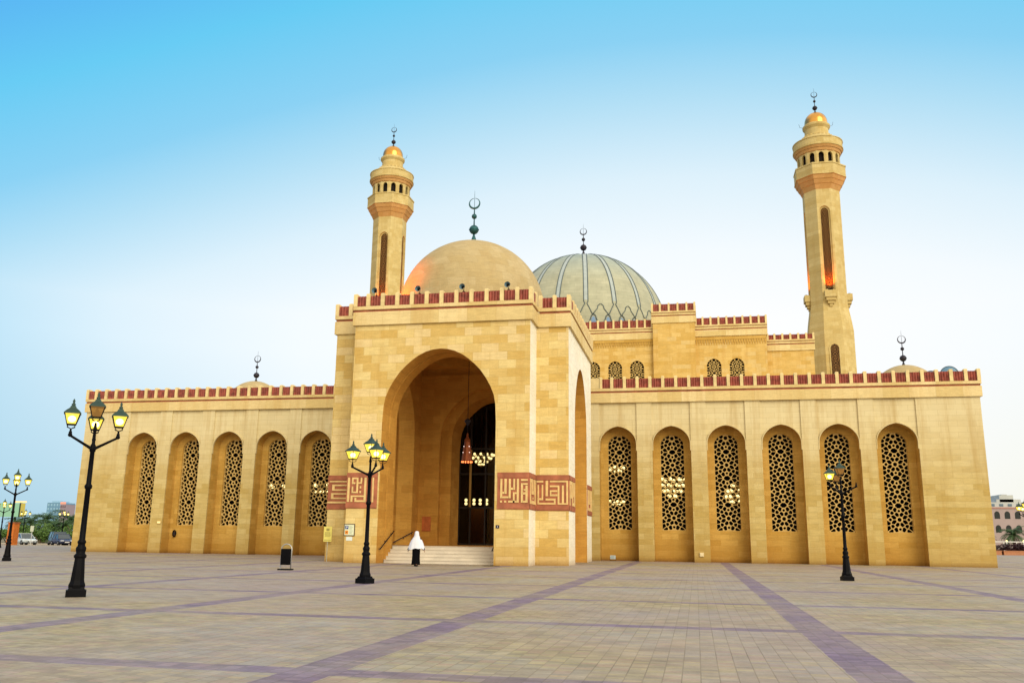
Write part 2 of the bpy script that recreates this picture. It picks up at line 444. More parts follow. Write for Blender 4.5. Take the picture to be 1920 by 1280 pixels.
# ------------------------------------------------------------------ cornice and tiled parapet
def cornice_run(mc, mp, F, s0, s1, zf, zt, cap, e0=True, e1=True, e=.13, n=None, pitch=.87, dbl=False, first=True, last=True, z_tile=None, th=.36):
    """fascia, red string course and ledge into mc; posts and ribbed red tiles into mp. cap = top of the posts"""
    a = s0-(e if e0 else 0); b = s1+(e if e1 else 0)
    mc.fbox(F, a, b, -th, e, zf, zt, 0)
    z = zt
    mc.fbox(F, a+.05, b-.05, -th, e-.06, z, z+.13, 1); z += .13
    mc.fbox(F, a, b, -th, e+.03, z, z+.19, 0); z += .19
    if dbl:
        mc.fbox(F, a+.04, b-.04, -th, e-.05, z, z+.09, 1); z += .09
        mc.fbox(F, a, b, -th, e+.05, z, z+.17, 0); z += .17
    L = b-a; n = n or max(1, round(L/pitch)); p = L/n; pw = .21
    zt2 = cap-.14
    for i in range(n+1):
        if (i == 0 and not first) or (i == n and not last): continue
        c = a+p*i; c = min(max(c, a+pw/2), b-pw/2)
        mp.fbox(F, c-pw/2, c+pw/2, -th*.8, e+.04, z, cap-.05, 0)
        # sloped cap
        mp.add([F(c-pw/2, e+.04, cap-.05), F(c+pw/2, e+.04, cap-.05), F(c+pw/2, -th*.8, cap-.05), F(c-pw/2, -th*.8, cap-.05),
                F(c-pw/2+.03, e-.03, cap), F(c+pw/2-.03, e-.03, cap), F(c+pw/2-.03, -th*.7, cap), F(c-pw/2+.03, -th*.7, cap)],
               [(4, 5, 6, 7), (0, 1, 5, 4), (1, 2, 6, 5), (2, 3, 7, 6), (3, 0, 4, 7)], 0)
    for i in range(n):
        q0 = a+p*i+pw*.5; q1 = a+p*(i+1)-pw*.5; m = 16
        k0 = e-.02
        ribs = [(q0+(q1-q0)*j/m, k0-.07+.06*abs(sin(pi*4*j/m))) for j in range(m+1)]
        for (sa, ka), (sb, kb) in zip(ribs[:-1], ribs[1:]):
            mp.quad(F(sa, ka, z), F(sb, kb, z), F(sb, kb, zt2), F(sa, ka, zt2), 1)
        mp.fbox(F, q0, q1, -th*.5, k0-.1, z, zt2-.005, 0)
    return z

# ------------------------------------------------------------------ finials
def finial(name, c, s, mat, parent, dia=1.0):
    mb = MB(); x, y, z = c
    mb.lathe([(.19*s, -.55*s), (.16*s, -.25*s), (.15*s, .05*s), (.07*s, .28*s), (.06*s, .4*s)], (x, y, z), 12)
    mb.sphere((x, y, z+.68*s), .30*s*dia, 16, 10); mb.lathe([(.31*s*dia, -.03*s), (.33*s*dia, 0), (.31*s*dia, .03*s)], (x, y, z+.68*s), 16, cap=False)
    mb.lathe([(.05*s, .9*s), (.035*s, 1.4*s)], (x, y, z), 8)
    mb.sphere((x, y, z+1.57*s), .17*s*dia, 14, 8)
    mb.lathe([(.045*s, 1.7*s), (.03*s, 2.1*s)], (x, y, z), 8)
    R = .34*s; n = 28; path = []; rad = []
    for i in range(n+1):
        a = radians(98)+radians(344)*i/n
        path.append((x+R*cos(a), y, z+2.46*s+R*sin(a))); rad.append(s*(.018+.05*(.5-.5*cos(2*pi*i/n))))
    mb.tube(path, rad, 8)
    mb.tube([(x, y, z+2.1*s), (x, y, z+2.9*s), (x, y, z+3.31*s)], [.016*s, .014*s, .006*s], 6)
    return mb.build('finial', mat, parent)

# ================================================================== THE MOSQUE
CX = -13.2
mosque = empty('mosque', (CX, 60, 0), 'yellow sandstone mosque with two domes, twin minarets and red tiled parapets across the plaza', 'mosque')

BAY = arch_soft(1.275, 1.2, 20, .14)
WHW, WZB, WZS, WRISE = .79, 2.03, 7.72, .72
WIN = arch_soft(WHW, WRISE, 16, .06)
_lat = lattice_mesh(WHW, WZB, WZS, WRISE, girih_sites(2.85, WZB, WZS+WRISE), .021, .10)
ZF, ZFT, ZCAP = 10.53, 11.2, 12.31
lat_proto = None
def wing(x0, x1, bays, inner_left, label):
    """front wall at Y=60, eleven deep arched bays; hollow behind"""
    global lat_proto
    F = front(60.0); mb = MB(); mr = MB()
    xs = sorted(bays)
    edges = [x0] + [v for c in xs for v in (c-1.275, c+1.275)] + [x1]
    for i in range(0, len(edges), 2):                       # piers
        a, b = edges[i], edges[i+1]
        if b-a < .02: continue
        mb.quad(F(a, 0, 0), F(b, 0, 0), F(b, 0, ZF), F(a, 0, ZF))
    for c in xs:
        k = -.10
        arch_panel(mb, F, c-1.275, c+1.275, 7.75, ZF, c, 7.75, BAY, k)
        for sx in (-1.275, 1.275): mb.quad(F(c+sx, 0, 7.75), F(c+sx, k, 7.75), F(c+sx, k, ZF), F(c+sx, 0, ZF))
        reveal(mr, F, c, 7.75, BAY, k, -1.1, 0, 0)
        archivolt(mb, F, c, 7.75, [(p[0]*.955, p[1]*.965) for p in BAY], .055, k-.02, .025, .5)
        for sx in (-1.275, 1.275): mb.quad(F(c+sx, 0, 0), F(c+sx, k, 0), F(c+sx, k, 7.75), F(c+sx, 0, 7.75))
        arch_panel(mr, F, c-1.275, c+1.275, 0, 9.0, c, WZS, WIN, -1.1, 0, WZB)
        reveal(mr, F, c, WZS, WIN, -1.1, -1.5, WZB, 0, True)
    # end walls, roof slab and the dark hall behind
    for x in (x0, x1): mb.quad((x, 60, 0), (x, 97, 0), (x, 97, ZF), (x, 60, ZF))
    mb.quad((x0, 60, 10.9), (x1, 60, 10.9), (x1, 97, 10.9), (x0, 97, 10.9))
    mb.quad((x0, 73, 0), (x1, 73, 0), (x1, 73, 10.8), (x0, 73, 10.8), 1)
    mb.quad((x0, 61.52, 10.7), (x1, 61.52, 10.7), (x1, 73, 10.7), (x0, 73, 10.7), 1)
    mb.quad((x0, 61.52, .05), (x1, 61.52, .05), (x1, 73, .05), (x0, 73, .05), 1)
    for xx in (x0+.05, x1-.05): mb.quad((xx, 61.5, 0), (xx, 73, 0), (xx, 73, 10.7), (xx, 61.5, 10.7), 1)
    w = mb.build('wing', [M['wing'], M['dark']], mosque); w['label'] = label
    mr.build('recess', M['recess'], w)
    mc = MB(); mp = MB()
    if inner_left:      # solid end block beside the portal, then posts and tiles
        cornice_run(mc, MB(), F, x0, x1, ZF, ZFT, ZCAP, False, True)
        cornice_run(MB(), mp, F, x0+.72, x1, ZF, ZFT, ZCAP, False, True)
        mp.fbox(F, x0, x0+.75, -.3, .17, ZFT+.32, ZCAP-.06, 0)
    else: cornice_run(mc, mp, F, x0, x1, ZF, ZFT, ZCAP, True, False)
    for x, fn in ((x1, sideF), (x0, sideL)):
        if (x == x1) != inner_left: continue
        cornice_run(mc, mp, fn(x), 60.4, 97, ZF, ZFT, ZCAP, False, False, first=False)
    mc.build('cornice', [M['trim'], M['red']], w); mp.build('parapet', [M['post'], M['tile']], w)
    for c in xs:
        if lat_proto is None:
            o = _lat.build('lattice_window', M['lattice']); lat_proto = o
        else: o = lat_proto.copy(); COL.objects.link(o)
        o.location = (c, 61.22, 0); attach(o, w)
    return w
RB = [-5.0, -1.42, 2.16, 5.70, 9.27, 12.80]
LB = [-41.05, -37.50, -33.95, -30.42, -26.95, -23.4]
wing_e = wing(-6.95, 17.93, RB, True, 'wing with six lattice windows on the far side of the portal from the car park')
wing_w = wing(-46.18, -19.6, LB, False, 'wing with lattice windows nearest the car park')

# ---------------------------------------------------------------- entrance portal
PA, PB, PA2, PB2 = -18.12, -8.27, -19.98, -6.49
Y1, Y2, Y3 = 44.65, 46.53, 57.0
HP, HPT, HPC = 12.72, 13.46, 14.52
PZS = 7.3; PARCH = arch_prof(3.13, 4.0, 32); SARCH = arch_prof(2.75, 4.0, 28); SY = 51.77
mb = MB(); mi_side = MB(); mpo = MB()
F1 = front(Y1)
arch_panel(mb, F1, PA, PB, 0, HP, CX, PZS, PARCH)
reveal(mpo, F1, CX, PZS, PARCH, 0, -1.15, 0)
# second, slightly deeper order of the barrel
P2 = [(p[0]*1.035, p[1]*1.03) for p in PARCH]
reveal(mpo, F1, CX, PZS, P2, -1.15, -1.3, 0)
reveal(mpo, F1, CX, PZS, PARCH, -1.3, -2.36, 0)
for a, b in zip([(-3.13, -PZS)]+PARCH, PARCH+[(3.13, -PZS)]):
    for k in (-1.15, -1.3):
        q = lambda p, s: F1(CX+p[0]*s, k, PZS+p[1]*(s if p[1] > 0 else 1))
        mpo.quad(q(a, 1), q(b, 1), q(b, 1.035), q(a, 1.035))
for x in (PA, PB):
    tgt = mi_side if x == PB else mb
    tgt.quad((x, Y1, 0), (x, Y2, 0), (x, Y2, HP), (x, Y1, HP))
mb.quad((PA2, Y2, 0), (PA, Y2, 0), (PA, Y2, HP), (PA2, Y2, HP)); mb.quad((PB, Y2, 0), (PB2, Y2, 0), (PB2, Y2, HP), (PB, Y2, HP))
for x, fn, tgt in ((PB2, sideF, mi_side), (PA2, sideL, mb)):
    G = fn(x); arch_panel(tgt, G, Y2, Y3, 0, HP, SY, PZS, SARCH)
    reveal(mpo, G, SY, PZS, SARCH, 0, -1.1, 0)
    S2 = [(p[0]*1.04, p[1]*1.03) for p in SARCH]; reveal(mpo, G, SY, PZS, S2, -1.1, -1.24, 0)
    reveal(mpo, G, SY, PZS, SARCH, -1.24, -2.3, 0)
    for a, b in zip([(-2.75, -PZS)]+SARCH, SARCH+[(2.75, -PZS)]):
        for k in (-1.1, -1.24):
            q = lambda p, s: G(SY+p[0]*s, k, PZS+p[1]*(s if p[1] > 0 else 1))
            mpo.quad(q(a, 1), q(b, 1), q(b, 1.04), q(a, 1.04))
    arch_panel(mpo, G, 47.01, 55.8, .85, 12.3, SY, PZS, SARCH, -2.3)
XI0, XI1 = PA2+2.3, PB2-2.3
mb.quad((PA2, Y3, 0), (PB2, Y3, 0), (PB2, Y3, HP), (PA2, Y3, HP)) if False else None
# back of the block and the link to the hall
for a, b in ((PA2, CX-4.6), (CX+4.6, PB2)): mb.quad((a, Y3, 0), (b, Y3, 0), (b, Y3, HP), (a, Y3, HP))
mb.quad((CX-4.6, Y3, 11.7), (CX+4.6, Y3, 11.7), (CX+4.6, Y3, HP), (CX-4.6, Y3, HP))
for x in (CX-4.6, CX+4.6): mb.quad((x, Y3, 0), (x, 60, 0), (x, 60, 11.7), (x, Y3, 11.7))
mb.quad((CX-4.6, Y3, 11.7), (CX+4.6, Y3, 11.7), (CX+4.6, 60, 11.7), (CX-4.6, 60, 11.7))
mb.quad((-19.6, 60, 0), (CX-4.6, 60, 0), (CX-4.6, 60, ZF), (-19.6, 60, ZF)); mb.quad((CX+4.6, 60, 0), (-6.95, 60, 0), (-6.95, 60, ZF), (CX+4.6, 60, ZF))
# porch: inner front wall, back wall with two stepped orders
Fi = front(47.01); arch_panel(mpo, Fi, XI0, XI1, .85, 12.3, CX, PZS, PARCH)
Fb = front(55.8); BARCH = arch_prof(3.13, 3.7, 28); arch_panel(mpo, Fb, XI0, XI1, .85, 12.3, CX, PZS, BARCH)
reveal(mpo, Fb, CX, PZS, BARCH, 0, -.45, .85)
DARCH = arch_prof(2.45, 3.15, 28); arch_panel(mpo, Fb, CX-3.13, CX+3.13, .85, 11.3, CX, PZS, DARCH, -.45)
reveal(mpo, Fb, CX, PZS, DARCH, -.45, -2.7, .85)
mpo.fbox(Fb, XI0, XI1, 0, .12, 11.75, 11.95)
# ceiling with a round opening up into the dome
n = 48; ring = [(CX+3.9*cos(2*pi*i/n), SY-.35+3.9*sin(2*pi*i/n)) for i in range(n)]
def sq(i):
    a = 2*pi*i/n; k = 1/max(abs(cos(a)), abs(sin(a))); hx, hy = (XI1-XI0)/2, 4.4
    return ((XI0+XI1)/2+hx*k*cos(a), 51.4+hy*k*sin(a))
for i in range(n):
    j = (i+1) % n; a, b = sq(i), sq(j)
    mpo.quad((ring[i][0], ring[i][1], 12.3), (ring[j][0], ring[j][1], 12.3), (b[0], b[1], 12.3), (a[0], a[1], 12.3))
    mpo.quad((ring[i][0], ring[i][1], 12.3), (ring[j][0], ring[j][1], 12.3), (ring[j][0], ring[j][1], 15), (ring[i][0], ring[i][1], 15))
# floor slab
mpo.box(XI0-.6, XI1+.6, 47.5, 55.8, .02, .89); mpo.box(CX-3.1, CX+3.1, 55.8, 58.6, .02, .89)
# roof deck
m_roof = HP+.6
for (xa, xb, ya, yb) in ((PA2, PB2, Y2, Y3), (PA, PB, Y1, Y2)):
    mb.add([(xa, ya, m_roof), (xb, ya, m_roof), (xb, yb, m_roof), (xa, yb, m_roof)], [(0, 1, 2, 3)])
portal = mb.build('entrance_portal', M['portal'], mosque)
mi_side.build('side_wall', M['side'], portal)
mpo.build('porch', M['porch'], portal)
mc = MB(); mp = MB()
cornice_run(mc, mp, F1, PA, PB, HP, HPT, HPC, n=12)
cornice_run(mc, mp, sideF(PB), Y1+.36, Y2-.13, HP, HPT, HPC, False, False, n=2, first=False, last=False)
cornice_run(mc, mp, sideL(PA), Y1+.36, Y2-.13, HP, HPT, HPC, False, False, n=2, first=False, last=False)
F2 = front(Y2)
cornice_run(mc, mp, F2, PB+.13, PB2, HP, HPT, HPC, False, True, n=2)
cornice_run(mc, mp, F2, PA2, PA-.13, HP, HPT, HPC, True, False, n=2)
cornice_run(mc, mp, sideF(PB2), Y2+.36, Y3, HP, HPT, HPC, False, True, n=12, first=False)
cornice_run(mc, mp, sideL(PA2), Y2+.36, Y3, HP, HPT, HPC, False, True, n=12, first=False)
mc.build('cornice', [M['trim'], M['red']], portal); mp.build('parapet', [M['post'], M['tile']], portal)

# steps
mb = MB()
for i in range(5):
    y0 = 45.85+.33*i; z1 = .178*(i+1)
    mb.box(CX-3.125, CX+3.125, y0, 47.5, .178*i+(.0 if i == 0 else .0), z1-.03); mb.box(CX-3.125, CX+3.125, y0-.03, 47.5, z1-.03, z1)
for sgn, xo in ((1, PB2), (-1, PA2)):
    for i in range(5):
        x0 = xo-sgn*(1.15+.3*i); xe = xo-sgn*2.9; z1 = .178*(i+1)
        mb.box(min(x0, xe), max(x0, xe), SY-2.745, SY+2.745, .178*i, z1-.03); mb.box(min(x0+sgn*.03, xe), max(x0+sgn*.03, xe), SY-2.745, SY+2.745, z1-.03, z1)
mb.build('steps', M['step'], portal)
# handrails
def rail(p0, p1, off):
    mb = MB(); a, b = Vector(p0), Vector(p1); o = Vector(off)
    mb.tube([a, b], .03, 8)
    for t in (.08, .5, .92):
        q = a.lerp(b, t); mb.tube([q, q-Vector((0, 0, .07)), q-o-Vector((0, 0, .07))], .012, 6); mb.sphere(q-o-Vector((0, 0, .07)), .03, 8, 5)
    return mb.build('handrail', M['bronze'], portal)
rail((-16.2, 44.85, .72), (-16.2, 46.95, 1.66), (.125, 0, 0)); rail((-18.8, 54.40, 1.02), (-17.5, 54.40, 1.68), (0, -.115, 0))
rail((-10.2, 44.85, .72), (-10.2, 46.95, 1.66), (-.125, 0, 0))

# inscription bands: carved square lettering, read off the photograph as strokes (x0,x1,y0,y1 in picture order)
def inscription(F, s0, s1, z0, z1, box, strokes, border=(0, 0, 0, 0)):
    mb = MB(); x0, x1, y0, y1 = box
    X = lambda x: s0+(s1-s0)*(x-x0)/(x1-x0); Z = lambda y: z1-(z1-z0)*(y-y0)/(y1-y0)
    mb.fbox(F, s0, s1, -.05, .015, z0, z1, 0)
    mb.fbox(F, s0, s1, -.05, .045, z1-.26, z1-.04, 0); mb.fbox(F, s0, s1, -.05, .045, z0+.04, z0+.26, 0)
    for a, b, c, d in strokes: mb.fbox(F, X(a), X(b), .0, .05, Z(d), Z(c), 1)
    return mb.build('inscription', [M['red'], M['kufic']], portal)
KR1 = [(185,222,250,610),(262,305,250,530),(345,382,250,610),(430,462,250,455),(497,535,250,690),(218,268,492,530),(218,350,575,610),(380,435,415,455),(460,500,500,532),(425,457,500,690),(335,500,655,690),(185,218,655,690),(262,300,655,690),
       (575,612,330,690),(608,700,330,362),(575,700,255,290),(608,660,500,540),(625,660,440,472),(660,700,375,655),(608,700,655,690)]
KR2 = [(815,940,295,330),(835,862,370,715),(912,940,370,640),(860,915,605,640),(985,1030,295,570),(985,1172,610,645),(1140,1172,645,715),(860,1140,685,715),(1065,1400,295,325),(1065,1240,380,410),(1210,1242,410,715),(1065,1205,465,495),(1065,1092,495,535),(1065,1205,535,570),(1288,1325,380,690),(1370,1402,325,690),(1242,1402,690,715)]
KL1 = [(640,690,330,895),(740,775,330,480),(775,850,330,365),(775,820,440,480),(850,890,330,655),(740,775,535,690),(775,890,655,690),(890,975,440,475),(945,980,330,440),(930,965,530,580),(930,965,640,690),(1035,1085,330,900),(725,1035,745,780),(725,770,780,895),(820,1035,855,895),(820,860,800,855),(1140,1180,330,900),(1225,1262,330,900)]
KL2 = [(180,530,395,430),(220,530,485,520),(220,255,520,595),(220,490,595,630),(490,530,520,730),(530,600,695,730),(590,625,395,695),(210,440,685,722),(210,245,722,790),(210,540,790,825),(160,610,885,925),(565,600,790,885)]
inscription(F1, -9.93, PB+.03, 2.79, 4.66, (125, 735, 130, 815), KR1)
inscription(F2, PB+.05, PB2+.03, 2.79, 4.66, (812, 1425, 195, 825), KR2)
inscription(F1, PA-.03, -16.42, 2.79, 4.66, (610, 1345, 215, 1045), KL1)
inscription(F2, PA2-.03, PA-.05, 2.79, 4.66, (155, 610, 265, 1070), KL2)
inscription(sideF(PB), Y1+.05, Y2, 2.79, 4.66, (0, 190, 0, 190), [(12,50,30,48),(12,30,48,160),(62,80,30,110),(80,130,92,110),(112,130,30,92),(50,150,142,160),(150,168,30,160),(92,104,124,134)])
inscription(sideF(PB2), Y2+.05, SY-2.9, 2.79, 4.66, (0, 240, 0, 190), [(14,34,30,160),(34,90,30,48),(70,90,48,120),(34,70,102,120),(112,132,30,160),(132,210,142,160),(190,210,30,142),(152,170,30,110)])
inscription(sideF(PB2), SY+2.9, Y3-.02, 2.79, 4.66, (0, 220, 0, 190), [(14,34,30,160),(54,74,30,120),(74,130,102,120),(110,130,30,102),(150,170,30,160),(34,150,142,160),(186,206,30,160)])

# glazed door screen
mb = MB(); Fd = front(58.42)
for x in (-2.44, -1.65, -.62, .62, 1.65, 2.44):
    h = 10.2 if abs(x) < 1 else (9.4 if abs(x) < 2 else 7.2)
    mb.fbox(Fd, CX+x-.05, CX+x+.05, -.06, .06, .89, h, 0)
for z in (3.35, 5.6, 7.3): mb.fbox(Fd, CX-2.4, CX+2.4, -.05, .05, z-.06, z+.06, 0)
mb.fbox(Fd, CX-2.4, CX+2.4, -.05, .05, .89, 1.02, 0)
mb.fbox(Fd, CX-1.72, CX-1.58, .06, .11, 3.4, 7.2, 1)
door = mb.build('door', [M['frame'], M['brass']], portal)
mb = MB()
pts = [(-2.45, .9-PZS)] + DARCH + [(2.45, .9-PZS)]
mb.add([Fd(CX+p[0], 0, PZS+p[1]) for p in pts], [tuple(range(len(pts)))])
mb.build('pane', M['glass'], portal)
mb = MB()   # dark entrance hall behind the door
W_ = 4.5
mb.quad((CX-W_, 70, 0), (CX+W_, 70, 0), (CX+W_, 70, 12), (CX-W_, 70, 12)); mb.quad((CX-W_, 59, .88), (CX+W_, 59, .88), (CX+W_, 70, .88), (CX-W_, 70, .88)); mb.quad((CX-W_, 59, 11.6), (CX+W_, 59, 11.6), (CX+W_, 70, 11.6), (CX-W_, 70, 11.6))
for x in (CX-W_, CX+W_): mb.quad((x, 58.9, 0), (x, 70, 0), (x, 70, 12), (x, 58.9, 12))
for s in (-1, 1): mb.quad((CX+s*2.5, 58.9, 0), (CX+s*W_, 58.9, 0), (CX+s*W_, 58.9, 12), (CX+s*2.5, 58.9, 12))
mb.quad((CX-2.5, 58.9, 10.6), (CX+2.5, 58.9, 10.6), (CX+2.5, 58.9, 12), (CX-2.5, 58.9, 12))
for i in range(4):   # warm timber panels inside
    mb.box(CX-3.6+i*1.5, CX-2.4+i*1.5, 66.2, 66.4, .9, 3.6, 1)
mb.build('hall_interior', [M['dark'], plain('timber_panel', (.20, .075, .03), .5)], portal)

# portal dome
mb = MB(); R = 4.51; zc = 14.99
prof = [(R*.985, 13.3-zc), (R*.985, 14.35-zc), (R, 14.4-zc)] + [(max(R*cos(a), 1e-4), R*sin(a)) for a in [radians(-8+98*i/26) for i in range(27)]]
mb.lathe(prof, (CX, 51.3, zc), 72, 0, True, cap=False)
pdome = mb.build('dome', M['dome'], mosque); pdome['label'] = 'plain stone dome on the entrance portal'
finial('finial', (CX, 51.3, 19.75), 1.0, M['patina'], pdome)

# ---------------------------------------------------------------- prayer hall behind
YU = 97.0; FU = front(YU); mb = MB(); mc = MB(); mp = MB(); md = MB()
XM = -13.23
def mir(x): return 2*XM-x
UW = .80; UARCH = arch_soft(UW, .85, 16, .1); UZS = 20.1
A0, A1, B1, C1, D1 = mir(-4.0), -4.0, .6, 8.2, 13.2
def seg(x0, x1, y, zt, wins, z0=10.5):
    F = front(y); xs = sorted(wins)
    cuts = [x0] + [ (a+b)/2 for a, b in zip(xs[:-1], xs[1:]) ] + [x1]
    if not xs: mb.quad(F(x0, 0, z0), F(x1, 0, z0), F(x1, 0, zt), F(x0, 0, zt)); return
    for i, c in enumerate(xs):
        arch_panel(mb, F, cuts[i], cuts[i+1], z0, zt, c, UZS, UARCH, 0, 0, 17.2)
        reveal(mb, F, c, UZS, UARCH, 0, -.35, 17.2, 0, True)
aw = [XM + k for k in (-7.37, -4.93, -2.46, 0, 2.46, 4.93, 7.37)]
seg(A0, A1, YU, 23.35, aw); seg(B1, C1, YU, 23.45, [2.52, 4.95]); seg(mir(C1), mir(B1), YU, 23.45, [mir(2.52), mir(4.95)])
seg(A1, B1, YU-.55, 25.0, []); seg(mir(B1), mir(A1), YU-.55, 25.0, [])
seg(C1, D1, YU+1.2, 21.85, []); seg(mir(D1), mir(C1), YU+1.2, 21.85, [])
for x in (A1, B1, mir(A1), mir(B1)): mb.quad((x, YU-.55, 10.5), (x, YU+3.2, 10.5), (x, YU+3.2, 25), (x, YU-.55, 25))
for x in (C1, mir(C1)): mb.quad((x, YU, 10.5), (x, 121, 10.5), (x, 121, 23.45), (x, YU, 23.45))
for x in (D1, mir(D1)): mb.quad((x, YU+1.2, 10.5), (x, 121, 10.5), (x, 121, 21.85), (x, YU+1.2, 21.85))
mb.quad((mir(C1), YU, 24.0), (C1, YU, 24.0), (C1, 121, 24.0), (mir(C1), 121, 24.0))
for s in (0, 1):
    a, b = (C1, D1) if s == 0 else (mir(D1), mir(C1)); mb.quad((a, YU+1.2, 22.3), (b, YU+1.2, 22.3), (b, 121, 22.3), (a, 121, 22.3))
    a, b = (A1, B1) if s == 0 else (mir(B1), mir(A1)); mb.quad((a, YU-.55, 25.6), (b, YU-.55, 25.6), (b, YU+3.2, 25.6), (a, YU+3.2, 25.6))
mb.quad((mir(D1), 121, 0), (D1, 121, 0), (D1, 121, 23), (mir(D1), 121, 23))
mb.quad((mir(C1), YU+.9, 11), (C1, YU+.9, 11), (C1, YU+.9, 23), (mir(C1), YU+.9, 23), 1)
mb.lathe([(10.1, 23.9), (10.1, 26.6)], (XM, 109, 0), 72, 0, True, cap=False)
hall = mb.build('prayer_hall', [M['hall'], M['dark']], mosque)
cornice_run(mc, mp, FU, A0, A1, 23.35, 24.1, 25.68, False, False, dbl=True)
for a, b, l, r in ((B1, C1, False, True), (mir(C1), mir(B1), True, False)): cornice_run(mc, mp, FU, a, b, 23.45, 24.15, 25.68, l, r, dbl=True)
FB = front(YU-.55)
for a, b in ((A1, B1), (mir(B1), mir(A1))):
    cornice_run(mc, mp, FB, a, b, 25.0, 25.75, 27.3, True, True, n=5, dbl=True)
    cornice_run(mc, mp, sideF(b), YU-.15, YU+3.2, 25.0, 25.75, 27.3, False, True, dbl=True, first=False)
    cornice_run(mc, mp, sideL(a), YU-.15, YU+3.2, 25.0, 25.75, 27.3, False, True, dbl=True, first=False)
FD = front(YU+1.2)
for a, b, l, r in ((C1+.1, D1, False, True), (mir(D1), mir(C1)-.1, True, False)): cornice_run(mc, mp, FD, a, b, 21.85, 22.5, 23.78, l, r, dbl=True, n=6)
cornice_run(mc, mp, sideF(C1), YU+.4, 121, 23.45, 24.15, 25.68, False, False, dbl=True, first=False)
cornice_run(mc, mp, sideF(D1), YU+1.6, 121, 21.85, 22.5, 23.78, False, False, dbl=True, first=False)
# stalactite band below the cornice
for a, b in ((A0, A1), (B1, C1), (mir(C1), mir(B1))):
    n = int((b-a)/.27); p = (b-a)/n
    md.fbox(FU, a, b, -.1, .10, 23.02, 23.34)
    for i in range(n):
        c = a+p*(i+.5)
        md.fbox(FU, c-p*.33, c+p*.33, -.1, .07, 22.72, 23.02); 
        md.fbox(FU, c-p*.2, c+p*.2, -.1, .045, 22.5, 22.72)
mc.build('cornice', [M['trim'], M['red']], hall); mp.build('parapet', [M['post'], M['tile']], hall); md.build('stalactite_frieze', M['recess'], hall)
ul = None
_ul = lattice_mesh(UW, 17.2, UZS, .85, girih_sites(20.05, 17, 22, 1.76, .8), .018, .08)
for c in aw + [2.52, 4.95, mir(2.52), mir(4.95)]:
    if ul is None: o = _ul.build('lattice_window', M['lattice']); ul = o
    else: o = ul.copy(); COL.objects.link(o)
    o.location = (c, YU+.12, 0); attach(o, hall)

# main dome with double ribs and scalloped foot
R = 10.48; C = (XM, 109, 26.72); mb = MB()
prof = [(max(R*cos(a), 1e-4), R*sin(a)) for a in [radians(-10+100*i/40) for i in range(41)]]
mb.lathe(prof, (0, 0, 0), 95, 0, True, cap=False)
dome = mb.build('dome', M['maindome']); dome.location = C; attach(dome, mosque); dome['label'] = 'ribbed pale green dome over the prayer hall'
mr = MB(); mf = MB(); mg = MB()
def sp(az, lat, k=.0):
    r = R+k; return (C[0]+r*cos(lat)*cos(az), C[1]+r*cos(lat)*sin(az), C[2]+r*sin(lat))
def line(pts, r=.06): mr.tube([sp(a, l, .02) for a, l in pts], r, 5)
NR = 19; da = 2*pi/NR; a0 = radians(-81.7); rd = radians; SC = []
for i in range(NR):
    a = a0+da*i; hwid = .25
    lats = [rd(l) for l in range(84, 11, -4)] + [rd(11)]
    w = lambda l: min(hwid/(R*cos(l)), da*.36)
    for s in (-1, 1):
        line([(a+s*w(l), l) for l in lats] + [(a+s*w(rd(10)), rd(10)), (a+s*.012, rd(8.6)), (a+s*.02, rd(7.6)), (a+s*da*.12, rd(5.4)), (a+s*da*.16, rd(3.6)), (a+s*da*.225, rd(1.2))])
        # half-bay peak
        m = a+s*da/2
        line([(m-s*0.004, rd(8.4)), (m-s*da*.09, rd(7.2)), (m-s*da*.12, rd(5.0)), (m-s*da*.19, rd(3.4)), (m-s*da*.27, rd(1.2))], .058)
        # hanging arch at the quarter points
        q = a+s*da/4
        for t in (-1, 1): line([(q, rd(1.5)), (q+t*da*.07, rd(.3)), (q+t*da*.105, rd(-2)), (q+t*da*.15, rd(-4)), (q+t*da*.17, rd(-8))], .075)
        SC.append(q)
    for l0, l1 in zip(lats[:-1], lats[1:]):
        mg.quad(sp(a-w(l0), l0, .012), sp(a+w(l0), l0, .012), sp(a+w(l1), l1, .012), sp(a-w(l1), l1, .012))
SC = sorted(SC); nv = 11; vs = []; fs = []          # one continuous blue frieze of scallops round the foot
for q in SC: vs += [sp(q+u*da, rd(l), .012) for u, l in ((0, .2), (-.055, -1), (-.08, -3), (-.11, -5), (-.12, -8), (-.12, -9.5), (.12, -9.5), (.12, -8), (.11, -5), (.08, -3), (.055, -1))]
for i in range(len(SC)):
    j = (i+1) % len(SC); fs += [tuple(i*nv+k for k in range(nv)), (i*nv+7, i*nv+6, j*nv+5, j*nv+4)]
mf.add(vs, fs)
mr.build('rib_lines', M['blueline'], dome); mf.build('scallop_frieze', M['bluefill'], dome); mg.build('rib_strips', M['grayfill'], dome)
finial('finial', (XM, 109, 37.76), 1.25, M['bronze'], dome, 1.12)

# small corner domes
for x in (-38.5, 16.28):
    mb = MB(); R2 = 2.5; prof = [(R2, 10.9-12.4)] + [(max(R2*cos(a), 1e-4), R2*sin(a)) for a in [radians(90*i/14) for i in range(15)]]
    mb.lathe(prof, (x, 72, 12.42), 40, 0, True, cap=False)
    o = mb.build('dome', M['dome'], mosque); o['label'] = 'small roof dome behind the parapet of a wing'
    finial('finial', (x, 72, 14.9), .85, M['bronze'], o)

